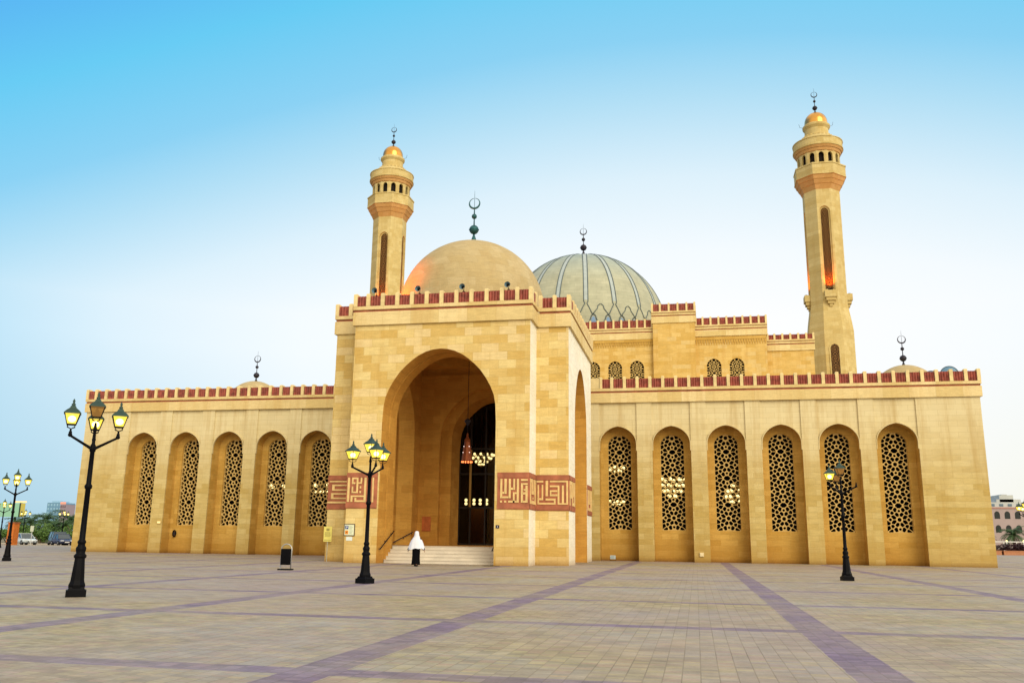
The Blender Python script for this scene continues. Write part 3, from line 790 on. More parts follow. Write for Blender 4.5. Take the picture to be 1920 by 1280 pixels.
# ---------------------------------------------------------------- minarets
def octa(w): return w/2/cos(pi/8)
def prism8(mb, c, prof, mi=0): mb.lathe([(octa(w), z) for w, z in prof], (c[0], c[1], 0), 8, mi, False, pi/8, cap=False)
MW = 4.75; LHW = .52
_ml = lattice_mesh(LHW, 35.0, 46.1, .6, girih_sites(35.3, 34, 48, 1.76, .68), .012, .08)
_mw = lattice_mesh(.55, 23.0, 26.6, .6, girih_sites(24.0, 22, 28, 1.76, .7), .014, .08)
mlp = [None, None]
def minaret(cx, label):
    cy = 123.2; mb = MB()
    prism8(mb, (cx, cy), [(5.75, 0), (5.75, 29.3), (5.45, 30.6), (MW, 33.0)])
    # shaft: four faces carry a sunken arched niche
    for k in range(8):
        a = -pi/2+k*pi/4; nrm = (cos(a), sin(a), 0); d = (-sin(a), cos(a), 0); hs = MW/2*math.tan(pi/8)
        F = frame((cx+nrm[0]*MW/2, cy+nrm[1]*MW/2, 0), d, nrm)
        if k % 2 == 0:
            NA = arch_soft(.72, .85, 14, .1)
            arch_panel(mb, F, -hs, hs, 33.0, 49.6, 0, 46.1, NA, 0, 0, 34.5)
            reveal(mb, F, 0, 46.1, NA, 0, -.22, 34.5, 0, True)
            arch_panel(mb, F, -.72, .72, 34.5, 47.3, 0, 46.1, arch_soft(LHW, .6, 16, .06), -.22, 0, 35.0)
            mb.quad(F(-.72, -.40, 34.5), F(.72, -.40, 34.5), F(.72, -.40, 47.2), F(-.72, -.40, 47.2), 1)
        else: mb.quad(F(-hs, 0, 33), F(hs, 0, 33), F(hs, 0, 49.6), F(-hs, 0, 49.6))
        G = frame((cx+nrm[0]*2.875, cy+nrm[1]*2.875, 0), d, nrm)
    # base window surround on the plaza side
    G = frame((cx, cy-2.875, 0), (1, 0, 0), (0, -1, 0)); BW = arch_soft(.55, .6, 12, .06)
    archivolt(mb, G, 0, 26.6, BW, .16, -.02, .10, 3.6)
    mb.quad(G(-.55, .02, 23), G(.55, .02, 23), G(.55, .02, 26.6), G(-.55, .02, 26.6), 1)
    mb.add([G(x, .02, 26.6+z) for x, z in BW], [tuple(range(len(BW)))], 1)
    ob = mb.build('minaret', [M['minaret'], M['dark']], mosque); ob['label'] = label
    # corbelled balcony
    b = MB()
    prism8(b, (cx, cy), [(MW, 49.4), (5.0, 49.7), (5.35, 50.1), (5.5, 50.15), (6.0, 50.7), (6.15, 50.75), (6.5, 51.25), (6.72, 51.3)], 1)
    prism8(b, (cx, cy), [(6.72, 51.3), (6.72, 51.42), (6.62, 51.46), (6.62, 52.78), (6.78, 52.84), (6.78, 53.02), (6.4, 53.02), (6.4, 52.2), (3, 52.2)])
    b.build('balcony', [M['minaret'], M['uplit_corbel']], ob)
    # arcade
    a_ = MB(); nf = 14; ap = 2.85; hs = ap*math.tan(pi/nf); AA = arch_soft(.36, .42, 12, .05)
    for k in range(nf):
        a = 2*pi*(k+.5)/nf; nrm = (cos(a), sin(a), 0); d = (-sin(a), cos(a), 0)
        F = frame((cx+nrm[0]*ap, cy+nrm[1]*ap, 0), d, nrm)
        arch_panel(a_, F, -hs, hs, 52.2, 55.6, 0, 54.4, AA, 0, 0, 52.9); reveal(a_, F, 0, 54.4, AA, 0, -.3, 52.9, 0, True)
    a_.lathe([(2.4, 52.2), (2.4, 55.6)], (cx, cy, 0), 24, 1, True, cap=False)
    a_.build('arcade', [M['minaret'], M['dark']], ob)
    # flaring eave, roof and upper drum
    e = MB()
    e.lathe([(2.86, 54.9), (2.92, 55.0), (3.0, 55.02), (3.12, 55.4), (3.22, 55.42), (3.36, 55.75)], (cx, cy, 0), 48, 1, False, cap=False)
    e.lathe([(3.36, 55.75), (3.44, 55.78), (3.44, 55.95), (3.36, 56.0), (3.36, 56.85), (3.44, 56.9), (3.44, 57.0), (3.30, 57.05), (2.6, 57.5), (1.98, 57.95), (1.95, 58.15), (1.66, 58.2), (1.62, 59.2), (1.72, 59.32), (1.88, 59.55), (1.90, 59.8), (1.75, 59.95), (1.6, 60.0)], (cx, cy, 0), 48, 0, False, cap=False)
    for k in range(24):
        a = 2*pi*k/24; e.box(cx+2.05*cos(a)-.12, cx+2.05*cos(a)+.12, cy+2.05*sin(a)-.12, cy+2.05*sin(a)+.12, 57.85, 58.02)
    e.build('eave', [M['minaret'], M['uplit_corbel']], ob)
    g = MB(); g.lathe([(1.58, 59.95), (1.58, 60.3)] + [(max(1.58*cos(t), 1e-4), 60.4+1.62*sin(t)) for t in [radians(90*i/14) for i in range(15)]], (cx, cy, 0), 40, 0, True, cap=False)
    g.build('gilded_dome', M['gold'], ob)
    finial('finial', (cx, cy, 62.0), 1.2, M['bronze'], ob, .95)
    for k in (0, 2, 6):                          # lattice strips in the niches (the far face is out of sight)
        a = -pi/2+k*pi/4
        if mlp[0] is None: o = _ml.build('lattice_strip', M['strip']); mlp[0] = o
        else: o = mlp[0].copy(); COL.objects.link(o)
        o.location = (cx+cos(a)*(MW/2-.24), cy+sin(a)*(MW/2-.24), 0); o.rotation_euler = (0, 0, a+pi/2); attach(o, ob)
    if mlp[1] is None: o = _mw.build('lattice_window', M['strip']); mlp[1] = o
    else: o = mlp[1].copy(); COL.objects.link(o)
    o.location = (cx, cy-2.875-.06, 0); attach(o, ob)
    for k in (0, 2, 6):                          # lamp brackets below the niches
        a = -pi/2+k*pi/4; nrm = (cos(a), sin(a), 0); d = (-sin(a), cos(a), 0)
        F = frame((cx+nrm[0]*MW/2, cy+nrm[1]*MW/2, 0), d, nrm); q = MB()
        q.fbox(F, -.78, .78, -.1, .75, 33.7, 34.62); q.fbox(F, -.62, .62, -.2, .6, 33.25, 33.7); q.fbox(F, -.42, .42, -.25, .42, 32.85, 33.25); q.fbox(F, -.2, .2, -.3, .26, 32.5, 32.85)
        q.fbox(F, -.3, .3, .3, .6, 34.62, 34.8, 1)
        q.build('lamp_bracket', [M['minaret'], M['black']], ob)
        L = bpy.data.lights.new('niche_floodlight', 'SPOT'); L.energy = 1350; L.color = (1, .15, .0); L.spot_size = radians(80); L.spot_blend = .8; L.shadow_soft_size = .12
        lo = bpy.data.objects.new('niche_floodlight', L); COL.objects.link(lo)
        lo.location = F(0, .55, 34.98); tgt = Vector(F(0, -.35, 37.2)); lo.rotation_euler = (tgt-Vector(lo.location)).to_track_quat('-Z', 'Y').to_euler()
    for s in (-1, 1):                            # lightning-rod arms by the gilded dome
        q = MB(); q.tube([(cx+s*1.85, cy, 59.8), (cx+s*2.25, cy, 59.95), (cx+s*2.35, cy, 60.45)], .022, 6); q.build('lightning_rod', M['bronze'], ob)
    return ob
minaret(18.83, 'minaret beside the stepped parapets of the prayer hall'); minaret(-45.25, 'minaret rising behind the plain portal dome')

# floodlight washing the foot of the portal dome
L = bpy.data.lights.new('dome_floodlight', 'SPOT'); L.energy = 5000; L.color = (1, .13, 0); L.spot_size = radians(75); L.spot_blend = .9; L.shadow_soft_size = .2
lo = bpy.data.objects.new('dome_floodlight', L); COL.objects.link(lo); lo.location = (-19.4, 47.2, 14.0)
lo.rotation_euler = (Vector((-15.8, 49.6, 17.4))-lo.location).to_track_quat('-Z', 'Y').to_euler()

# ================================================================== THINGS ON THE PLAZA
def lamp_post(loc, rz, label, lit=(1, 1, 1, 1), proto={}):
    """pole with three bracket arms at 120 degrees and a raised centre lantern; lit = centre, arm0, arm1, arm2 (0 unlit, -1 lantern missing)"""
    root = empty('street_lamp', loc, label, 'street lamp', 'black four lantern street lamps on the plaza', rz)
    if 'pole' not in proto:
        mb = MB()
        mb.box(-.195, .195, -.195, .195, 0, .14); mb.lathe([(.235, .14), (.215, .17), (.20, .2)], (0, 0, 0), 4, 0, False, pi/4)
        mb.lathe([(.17, .18), (.175, .24), (.15, .30), (.142, .34), (.125, .55), (.105, .78), (.10, .80)], (0, 0, 0), 8, 0, False, pi/8)
        mb.lathe([(.10, .78), (.122, .80), (.125, .84), (.10, .87), (.085, .89), (.10, .95), (.102, 1.0), (.075, 1.04), (.07, 1.08), (.085, 1.10), (.085, 1.13), (.062, 1.17), (.058, 1.5), (.052, 2.22), (.075, 2.25), (.078, 2.30), (.052, 2.34), (.046, 3.02), (.062, 3.04), (.066, 3.12), (.05, 3.17), (.035, 3.2), (.03, 3.45), (.045, 3.5), (.03, 3.58), (.02, 3.66)], (0, 0, 0), 16, 0, True)
        proto['pole'] = mb.build('pole', M['black'])
        mb = MB(); R = .54
        mb.tube([(.03, 0, 3.09), (.2, 0, 3.17), (R, 0, 3.33)], [.036, .03, .026], 8); mb.sphere((R, 0, 3.34), .045, 10, 6)
        mb.lathe([(.038, 3.33), (.034, 3.40), (.02, 3.43), (.02, 3.48)], (R, 0, 0), 8)
        proto['arm'] = mb.build('arm', M['black'])
        mb = MB()   # lantern cage, base at z=0
        for k in range(4):
            a = pi/4+k*pi/2
            mb.tube([(.03*cos(a), .03*sin(a), -.06), (.11*cos(a), .11*sin(a), -.03), (.10*cos(a), .10*sin(a), .02), (.125*cos(a), .125*sin(a), .04)], .010, 5)
            mb.tube([(.125*cos(a), .125*sin(a), .03), (.222*cos(a), .222*sin(a), .31)], .010, 5)
        mb.lathe([(.135, .02), (.14, .045), (.125, .05)], (0, 0, 0), 4, 0, False, pi/4)
        proto['lantern'] = mb.build('lantern', M['black'])
        mb = MB()
        mb.lathe([(.25, .305), (.25, .325), (.17, .40), (.10, .45), (.075, .50), (.05, .52), (.03, .53)], (0, 0, 0), 4, 0, False, pi/4)
        mb.lathe([(.028, .52), (.05, .55), (.028, .575), (.018, .60), (.03, .63), (.012, .68), (.002, .70)], (0, 0, 0), 8, 0)
        proto['roof'] = mb.build('lantern_roof', M['greenroof'])
        for nm, mat in (('glass', M['lampglass']), ('glass_off', M['lampoff'])):
            mb = MB(); mb.lathe([(.12, .045), (.213, .305)], (0, 0, 0), 4, 0, False, pi/4, cap=False); proto[nm] = mb.build('lantern_glass', mat)
        mb = MB(); mb.sphere((0, 0, .18), .085, 10, 7); proto['bulb'] = mb.build('bulb', M['bulb'])
        first = True
    else: first = False
    used = set()
    def put(key, parent, loc=(0, 0, 0), r=0):
        o = proto[key]
        if key in proto.setdefault('_used', set()): o = o.copy(); COL.objects.link(o)
        proto['_used'].add(key)
        o.parent = parent; o.location = loc; o.rotation_euler = (0, 0, r); return o
    put('pole', root)
    spots = [((0, 0, 3.745), None)] + [((.54*cos(a), .54*sin(a), 3.53), a) for a in (radians(210), radians(330), radians(90))]
    for (p, a), on in zip(spots, lit):
        if a is not None: put('arm', root, (0, 0, 0), a)
        if on < 0: continue
        lan = put('lantern', root, p); lan.scale = (.95, .95, .84)
        put('roof', lan); put('glass' if on else 'glass_off', lan)
        if on: put('bulb', lan)
    return root
lamp_post((-12.79, 16.94, 0), radians(37), 'tallest looking street lamp, its raised middle lantern unlit, nearest to the camera', (0, 1, 1, 1))
lamp_post((-9.42, 24.92, 0), radians(-22.3), 'street lamp standing in front of the portal arch, all four lanterns lit', (1, 1, 1, 1))
lamp_post((5.28, 34.5, 0), radians(8.3), 'street lamp in front of the lattice windows with one arm missing its lantern', (0, 1, -1, 0))
lamp_post((-32.0, 37.19, 0), radians(41), 'street lamp beyond the nearest one, standing clear of the mosque wall', (1, 1, 1, 1))
lamp_post((-61.2, 70, 0), radians(40), 'distant street lamp in front of the green billboard', (1, 1, 1, 1))
lamp_post((-83.3, 99.0, 0), radians(45), 'distant street lamp behind the white parked car', (1, 1, 1, 1))
lamp_post((-77.7, 99.0, 0), radians(33), 'distant street lamp behind the dark parked cars beside the mosque wall', (1, 1, 1, 1))
lamp_post((21.15, 64, 0), 0, 'street lamp at the picture edge before the pink villa', (1, 1, 1, 1))
if 'glass_off' in lamp_post.__defaults__[1] and 'glass_off' not in lamp_post.__defaults__[1].get('_used', ()):
    bpy.data.objects.remove(lamp_post.__defaults__[1]['glass_off'])

# litter bin
b = empty('litter_bin', (-15.97, 33.41, 0), 'black litter bin hung in a pale hooped frame on the plaza', 'bin')
mb = MB(); mb.box(-.27, .27, -.16, .16, 0, .05); local(mb, 'base', M['black'], b)
mb = MB(); P = [(-.22, 0, .04), (-.22, 0, .80)] + [(-.22*cos(pi*i/12), 0, .80+.2*sin(pi*i/12)) for i in range(1, 12)] + [(.22, 0, .80), (.22, 0, .04)]
mb.tube(P, .022, 8); local(mb, 'hoop_frame', plain('galvanised_tube', (.42, .42, .42), .4, .6), b)
mb = MB(); mb.lathe([(.17, .20), (.185, .22), (.19, .80), (.175, .82), (.16, .80), (.16, .3)], (0, 0, 0), 4, 0, False, pi/4, sx=1.42, sy=.8); local(mb, 'bucket', M['black'], b)

# yellow notice on a post
s = empty('notice_sign', (-19.72, 46.2, 0), 'yellow notice board on a thin post against the portal pier', 'sign')
mb = MB(); mb.tube([(0, 0, 0), (0, 0, 1.1)], .022, 8); local(mb, 'post', plain('grey_post', (.4, .38, .3), .5), s)
mb = MB(); mb.box(-.235, .235, -.03, -.005, 1.06, 1.86); local(mb, 'board', plain('yellow_board', (.70, .62, .16), .6), s)
mb = MB(); r = random.Random(4)
mb.box(-.09, .09, -.034, -.03, 1.62, 1.76)
for k in range(5): mb.box(-.19+r.random()*.05, .14+r.random()*.05, -.034, -.03, 1.54-.055*k, 1.565-.055*k)
mb.box(-.2, .2, -.034, -.03, 1.13, 1.16); local(mb, 'lettering', plain('olive_ink', (.32, .28, .08), .7), s)
# framed information board
s = empty('information_board', (-17.86, Y1, 1.68), 'framed information board with blue and orange pictograms on the portal pier', 'sign')
mb = MB(); mb.box(-.30, .30, -.04, -.005, -.31, .31); local(mb, 'frame', plain('brown_frame', (.07, .045, .03), .5), s)
mb = MB(); mb.box(-.26, .26, -.046, -.04, -.27, .27); local(mb, 'panel', plain('pale_panel', (.66, .70, .50), .5), s)
mb = MB(); mb.box(-.23, -.05, -.05, -.046, .04, .22, 0); mb.box(-.23, -.05, -.05, -.046, -.22, -.03, 1)
mb.box(-.17, -.15, -.053, -.05, .07, .19, 2); mb.box(-.15, -.11, -.053, -.05, .17, .19, 2); mb.box(-.15, -.11, -.053, -.05, .12, .14, 2); mb.box(-.115, -.095, -.053, -.05, .12, .19, 2)
mb.box(-.18, -.10, -.053, -.05, -.15, -.10, 4)
for k in range(7): mb.box(0, .13+.09*((k*37) % 10)/10, -.05, -.046, .19-.062*k, .21-.062*k, 3)
local(mb, 'pictograms', [plain('blue_sign', (.02, .06, .22), .5), plain('orange_sign', (.65, .24, .03), .5), M['white'], plain('grey_ink', (.30, .36, .30), .7), plain('brown_ink', (.2, .06, .01), .6)], s)
o = MB(); o.box(-18.02, -17.68, Y1-.02, Y1-.006, 1.13, 1.33); o = tag(o.build('paper_notice', plain('paper', (.62, .68, .66), .7)), 'pale paper notice taped below the framed information board', 'notice')
# small dark plate by the arch
o = MB(); o.box(-9.98, -9.80, Y1-.02, Y1-.004, 1.84, 2.0, 0); o.box(-9.90, -9.88, Y1-.024, Y1-.02, 1.88, 1.96, 1)
tag(o.build('name_plate', [plain('navy_plate', (.02, .015, .04), .4), M['white']]), 'tiny dark plate on the portal pier below the inscription', 'plate')
# red notice on the porch back wall
o = MB(); o.box(-17.36, -16.78, 55.75, 55.79, 1.75, 2.68); tag(o.build('red_poster', plain('red_poster_print', (.46, .13, .035), .7, var=.4, scale=2)), 'faded red poster on the porch wall behind the person', 'poster')

# hose reel on a pier, wall lamp, socket box, floodlight, tap
b = empty('hose_reel', (-38.3, 61.08, 1.42), 'dark oval hose reel fixed in a bay between two lattice windows', 'hose reel')
mb = MB(); mb.tube([(.11*cos(2*pi*i/20), -.1, .22*sin(2*pi*i/20)) for i in range(21)], .05, 8); local(mb, 'hose', M['black'], b)
mb = MB(); mb.box(-.06, .06, -.12, -.0, -.1, .1); local(mb, 'bracket', M['bronze'], b)
o = MB(); o.box(-39.14, -38.84, 59.92, 59.995, 2.12, 2.30, 0); o.box(-39.10, -39.0, 59.90, 59.92, 2.15, 2.27, 1); o.box(-38.98, -38.88, 59.90, 59.92, 2.15, 2.27, 1)
tag(o.build('wall_lamp', [M['trim'], emis('wall_lamp_glow', (1, .75, .3), 1.6)]), 'small twin wall lamp on the pier between windows near the mosque corner', 'wall lamp')
o = MB(); o.box(.20, .45, 59.90, 59.995, .38, .62, 0); o.box(.24, .41, 59.885, 59.90, .42, .58, 0); tag(o.build('socket_box', plain('ivory_plastic', (.68, .58, .36), .5)), 'small ivory socket box low on a pier of the lattice wing', 'box')
b = empty('floodlight', (-5.45, 60.2, 0), 'small pale floodlight on the ground in a window bay beside the portal', 'floodlight')
mb = MB(); mb.box(-.17, .17, -.12, .12, .12, .36); local(mb, 'housing', plain('pale_housing', (.5, .56, .56), .5), b)
mb = MB(); mb.box(-.13, .13, -.135, -.12, .15, .33); local(mb, 'lens', plain('lens', (.35, .42, .44), .2), b)
mb = MB(); mb.tube([(-.19, 0, .24), (-.19, 0, .02), (.19, 0, .02), (.19, 0, .24)], .015, 6); local(mb, 'bracket', M['black'], b)
o = MB(); o.tube([(-8.45, 54.50, 1.30), (-8.2, 54.44, 1.26), (-7.9, 54.40, 1.1)], .03, 6); o.sphere((-8.1, 54.42, 1.16), .08, 8, 6); o.tube([(-8.1, 54.42, 1.16), (-8.1, 54.42, .95)], .025, 6)
tag(o.build('water_tap', M['bronze']), 'dark water tap on the jamb of the portal side arch', 'tap')
# manhole
o = MB(); o.lathe([(.01, .012), (.42, .012), (.45, .004)], (-10.0, 43.9, 0), 28, 0, False, cap=False); tag(o.build('manhole_cover', M['black']), 'dark round manhole cover in the paving before the portal pier', 'manhole cover')

# horn loudspeakers on the portal parapet
def horn(x, z, label):
    b = empty('loudspeaker', (x, Y1+.05, z-.12), label, 'loudspeaker', 'horn loudspeakers along the portal parapet')
    mb = MB(); n = 20; prof = [(.165, -.26), (.16, -.24), (.11, -.12), (.06, .0), (.045, .12)]
    vs = []; 
    for i in range(n):
        a = 2*pi*i/n
        for r, y in prof: vs.append((r*cos(a), y, .18+r*sin(a)))
    m = len(prof); mb.add(vs, [(i*m+k, ((i+1) % n)*m+k, ((i+1) % n)*m+k+1, i*m+k+1) for i in range(n) for k in range(m-1)], 0, True)
    local(mb, 'horn', plain('grey_blue_enamel', (.16, .25, .30), .4), b)
    mb = MB(); mb.lathe([(.001, -.07), (.05, -.05), (.065, 0), (.05, .05), (.001, .07)], (0, -.08, .18), 12, cap=False); local(mb, 'driver', M['black'], b)
    mb = MB(); mb.tube([(0, .12, .12), (0, .12, 0)], .02, 6); mb.box(-.06, .06, .06, .18, -.02, .01); local(mb, 'bracket', M['black'], b)
for x, l in ((-17.05, 'grey horn loudspeaker on the parapet in front of the minaret foot'), (-14.54, 'grey horn loudspeaker before the orange lit side of the dome'), (-12.03, 'grey horn loudspeaker below the middle of the plain dome'), (-9.52, 'grey horn loudspeaker nearest the gap between the two domes')):
    horn(x, 14.6, l)

# satellite dishes on the wing roof
def dish(x, y, z, r, label):
    b = empty('satellite_dish', (x, y, 10.9), label, 'satellite dish', 'satellite dishes on the wing roof')
    mb = MB(); n = 28; prof = [(r*sin(t), .28*r*(1-cos(t))*2) for t in [radians(90*i/8) for i in range(9)]]
    vs = []
    for i in range(n):
        a = 2*pi*i/n
        for rr, d in prof: vs.append((rr*cos(a), -.3*r+d*.0-.25*r*(1-(rr/r)**2), z-10.9+rr*sin(a)))
    m = len(prof); mb.add(vs, [(i*m+k, ((i+1) % n)*m+k, ((i+1) % n)*m+k+1, i*m+k+1) for i in range(n) for k in range(m-1)], 0, True)
    mb.tube([(r*cos(2*pi*i/n), -.3*r, z-10.9+r*sin(2*pi*i/n)) for i in range(n+1)], .03, 6, 1)
    local(mb, 'reflector', [plain('blue_grey_dish', (.10, .21, .33), .35), plain('dish_rim', (.05, .09, .12), .5)], b)
    mb = MB(); mb.tube([(0, 0, 0), (0, 0, z-10.9)], .06, 8); mb.box(-.3, .3, -.3, .3, 0, .08); local(mb, 'mast', M['black'], b)
dish(18.1-.25, 66, 12.98, .62, 'blue grey satellite dish showing above the parapet corner'); dish(16.65, 66, 12.8, .5, 'satellite dish almost hidden behind the parapet beside the small dome')

# hanging lantern in the porch
b = empty('hanging_lantern', (-13.38, 51.6, 5.75), 'pierced copper lantern hanging on a long chain in the portal arch', 'lantern')
mb = MB(); mb.lathe([(.33, .08), (.34, .14), (.30, .45), (.24, .9), (.17, 1.28), (.15, 1.3), (.19, 1.38), (.10, 1.5), (.05, 1.62), (.07, 1.7), (.02, 1.82)], (0, 0, 0), 12, 0, False, cap=False); local(mb, 'shade', M['copper'], b)
mb = MB(); mb.sphere((0, 0, 0), .045, 8, 5); lt = local(mb, 'red_bulb', M['redlight'], b)
for k in range(12):
    o = lt if k == 0 else lt.copy()
    if k: COL.objects.link(o)
    o.location = (.31*cos(2*pi*k/12), .31*sin(2*pi*k/12), .06)
mb = MB(); mb.sphere((0, 0, 0), .024, 6, 4); lt = local(mb, 'white_bulb', emis('white_jewel', (1, .8, .7), 2.5), b)
for k in range(8):
    o = lt if k == 0 else lt.copy()
    if k: COL.objects.link(o)
    a = 2*pi*(k//2+.5)/4; z, r = ((.62, .285), (.98, .235))[k % 2]; o.location = (r*cos(a), r*sin(a), z)
mb = MB(); mb.tube([(0, 0, 1.8), (0, 0, 6.6)], .018, 6); mb.lathe([(.02, 2.25), (.14, 2.4), (.22, 2.55), (.08, 2.66), (.02, 2.7)], (0, 0, 0), 12); local(mb, 'chain', M['bronze'], b)

# chandeliers inside
GL = {}
def chandelier(loc, r, rings, label, top=10.6):
    b = empty('chandelier', loc, label, 'chandelier', 'lit chandeliers inside the mosque')
    f = MB()
    for (rr, dz, n, gr) in rings:
        f.tube([(rr*cos(2*pi*i/24), rr*sin(2*pi*i/24), dz-.14) for i in range(25)], .025, 5)
        for k in range(n):
            a = 2*pi*(k+.35)/n
            if gr not in GL: g = MB(); g.sphere((0, 0, 0), gr, 10, 7); o = GL[gr] = g.build('globe', M['globe'])
            else: o = GL[gr].copy(); COL.objects.link(o)
            o.parent = b; o.location = (rr*cos(a), rr*sin(a), dz); f.tube([(0, 0, dz+.2), (rr*cos(a), rr*sin(a), dz-.14)], .014, 5)
    f.tube([(0, 0, -.2), (0, 0, top-loc[2])], .025, 6)
    local(f, 'frame', M['brass'], b)
    return b
chandelier((-6.1, 66, 6.5), 1.5, [(1.0, .1, 9, .11), (.8, -.15, 7, .09), (1.0, -2.4, 11, .10), (.7, -2.55, 6, .07)], 'two tier globe chandelier behind the window next to the portal')
chandelier((-1.6, 66, 5.3), 1.5, [(1.05, .4, 10, .13), (.85, 0, 9, .11), (.65, -.4, 8, .11), (.3, -.75, 4, .1)], 'full globe chandelier behind the second window from the portal')
chandelier((3.05, 66, 4.5), 1.5, [(.5, .8, 4, .1), (.7, .4, 7, .11), (.85, 0, 10, .11), (.6, -.35, 7, .09)], 'tapering globe chandelier behind the third window from the portal')
chandelier((-32.65, 66, 5.2), 1.2, [(1.0, 0, 6, .14)], 'single ring chandelier behind the last but one window before the portal')
chandelier((-28.9, 66, 5.2), 1.2, [(1.0, .1, 6, .15), (.5, -.4, 4, .11)], 'ring chandelier behind the window half covered by the portal')
chandelier((-15.85, 65.5, 7.25), 1.2, [(.95, .3, 12, .10), (.75, .05, 10, .09), (.45, -.2, 7, .09), (.2, -.4, 4, .08)], 'globe chandelier behind the glazed portal door')
for k, x in enumerate((-16.95, -16.33, -15.85, -15.35)):
    b = empty('globe_lamp', (x, 65.4, 4.0), 'pair of warm globes hanging in the row behind the portal door', 'lamp', 'row of globe lamps behind the portal door')
    g = MB(); g.sphere((0, 0, .16), .12, 10, 7); g.sphere((0, 0, -.1), .12, 10, 7); local(g, 'globes', M['globe'], b)
    f = MB(); f.tube([(0, 0, .28), (0, 0, 7.5)], .012, 5); local(f, 'cord', M['frame'], b)

# ------------------------------------------------------------------ the person
def person():
    root = empty('person', (-13.0, 41.0, 0), 'person in long white head covering and black skirt walking to the portal steps', 'person')
    V = []; E = []; Rr = []
    def v(p, r): V.append(p); Rr.append(r); return len(V)-1
    def e(a, b): E.append((a, b))
    pel = v((0, 0, .88), (.135, .105)); ab = v((0, .0, 1.02), (.125, .095)); ch = v((0, .0, 1.2), (.15, .105)); nk0 = v((0, -.01, 1.34), (.085, .07)); nk = v((0, 0, 1.40), (.05, .05))
    hd0 = v((0, .02, 1.46), (.068, .075)); hd1 = v((0, .025, 1.535), (.078, .092)); hd2 = v((0, .015, 1.585), (.06, .07))
    for a, b in ((pel, ab), (ab, ch), (ch, nk0), (nk0, nk), (nk, hd0), (hd0, hd1), (hd1, hd2)): e(a, b)
    hv = []
    for s, fy in ((-1, .16), (1, -.16)):
        hip = v((s*.085, 0, .82), (.085, .085)); kn = v((s*.085, fy*.55+.03, .45), (.06, .06)); an = v((s*.085, fy-.02, .09), (.038, .038)); he = v((s*.085, fy-.05, .045), (.036, .036)); to = v((s*.09, fy+.13, .03), (.036, .026))
        for a, b in ((pel, hip), (hip, kn), (kn, an), (an, he), (he, to)): e(a, b)
        sh = v((s*.165, 0, 1.28), (.058, .058)); el = v((s*.225, -.03, 1.03), (.043, .043)); wr = v((s*.345, .0, .815), (.029, .026)); pm = v((s*.40, .01, .75), (.034, .020)); 
        for a, b in ((nk0, sh), (sh, el), (el, wr), (wr, pm)): e(a, b)
        hv += [wr, pm]
        for k, L in enumerate((.062, .072, .068, .052)):
            y = .02+.02*k; y -= .04; a1 = v((s*.407, y, .715), (.0095, .009)); a2 = v((s*.409, y+.006, .715-L*.55), (.0088, .0085)); a3 = v((s*.402, y+.014, .715-L), (.008, .0075))
            e(pm, a1); e(a1, a2); e(a2, a3); hv += [a1, a2, a3]
        t1 = v((s*.385, .04, .755), (.011, .010)); t2 = v((s*.378, .058, .725), (.009, .009)); e(pm, t1); e(t1, t2); hv += [t1, t2]
    me = bpy.data.meshes.new('body'); me.from_pydata(V, E, []); o = bpy.data.objects.new('body', me); COL.objects.link(o); o.parent = root
    md = o.modifiers.new('Skin', 'SKIN'); md.use_smooth_shade = True
    for i, sv in enumerate(me.skin_vertices[0].data): sv.radius = Rr[i]; sv.use_root = (i == 0)
    sb = o.modifiers.new('Sub', 'SUBSURF'); sb.levels = 1; sb.render_levels = 2
    me.materials.append(plain('skin', (.28, .15, .09), .6))
    # face details on the far side of the head
    f = MB(); f.lathe([(.016, -.03), (.013, 0), (.004, .018)], (0, .118, 1.52), 8); f.tube([(-.022, .112, 1.478), (0, .117, 1.476), (.022, .112, 1.478)], .006, 6)
    for s in (-1, 1): f.sphere((s*.032, .105, 1.54), .011, 8, 6)
    local(f, 'face', plain('face_tone', (.22, .10, .07), .6), root)
    # white covering: crown of the head to mid thigh, open only at the face
    rings = [(1.632, .012, .015), (1.622, .055, .06), (1.60, .082, .09), (1.56, .098, .112), (1.50, .105, .12), (1.43, .112, .12), (1.36, .142, .125), (1.29, .195, .15), (1.2, .262, .18), (1.08, .315, .205), (.95, .36, .23), (.85, .392, .25), (.79, .408, .26)]
    n = 48; vs = []; rr = random.Random(3); ph = [rr.random()*6.28 for _ in range(4)]
    for i, (z, rx, ry) in enumerate(rings):
        fold = max(0, (1.40-z))*.13
        for k in range(n):
            a = 2*pi*k/n; m = 1+fold*(.55*sin(6*a+ph[0])+.45*sin(11*a+ph[1]+z*2)+.25*sin(17*a+ph[2]))
            zz = z+(.035*sin(2*a+ph[3])+.018*sin(7*a) if i == len(rings)-1 else 0)
            y = ry*sin(a)*m; x = rx*cos(a)*m
            vs.append((x, y+.01, zz))
    fs = []
    for i in range(len(rings)-1):
        for k in range(n):
            a = 2*pi*(k+.5)/n
            if rings[i][0] <= 1.57 and rings[i+1][0] >= 1.42 and abs(a-pi/2) < .55: continue
            fs.append((i*n+k, i*n+(k+1) % n, (i+1)*n+(k+1) % n, (i+1)*n+k))
    c = MB(); c.add(vs, fs, 0, True); local(c, 'head_covering', plain('white_cloth', (.64, .66, .74), .85, var=.03, scale=6), root)
    # long black skirt with one heel swinging back
    rings = [(.98, .175, .135), (.85, .185, .15), (.7, .19, .165), (.5, .18, .175), (.3, .185, .205), (.12, .20, .235), (.07, .20, .24)]; vs = []
    for i, (z, rx, ry) in enumerate(rings):
        for k in range(n):
            a = 2*pi*k/n; fo = (1-z)*.09; m = 1+fo*(.6*sin(5*a+1)+.5*sin(9*a+2.2)); t = (1-z)
            lift = .05*max(0, -sin(a-.9))*t**3
            vs.append((rx*cos(a)*m-.0*t, ry*sin(a)*m-.02*t, z+lift))
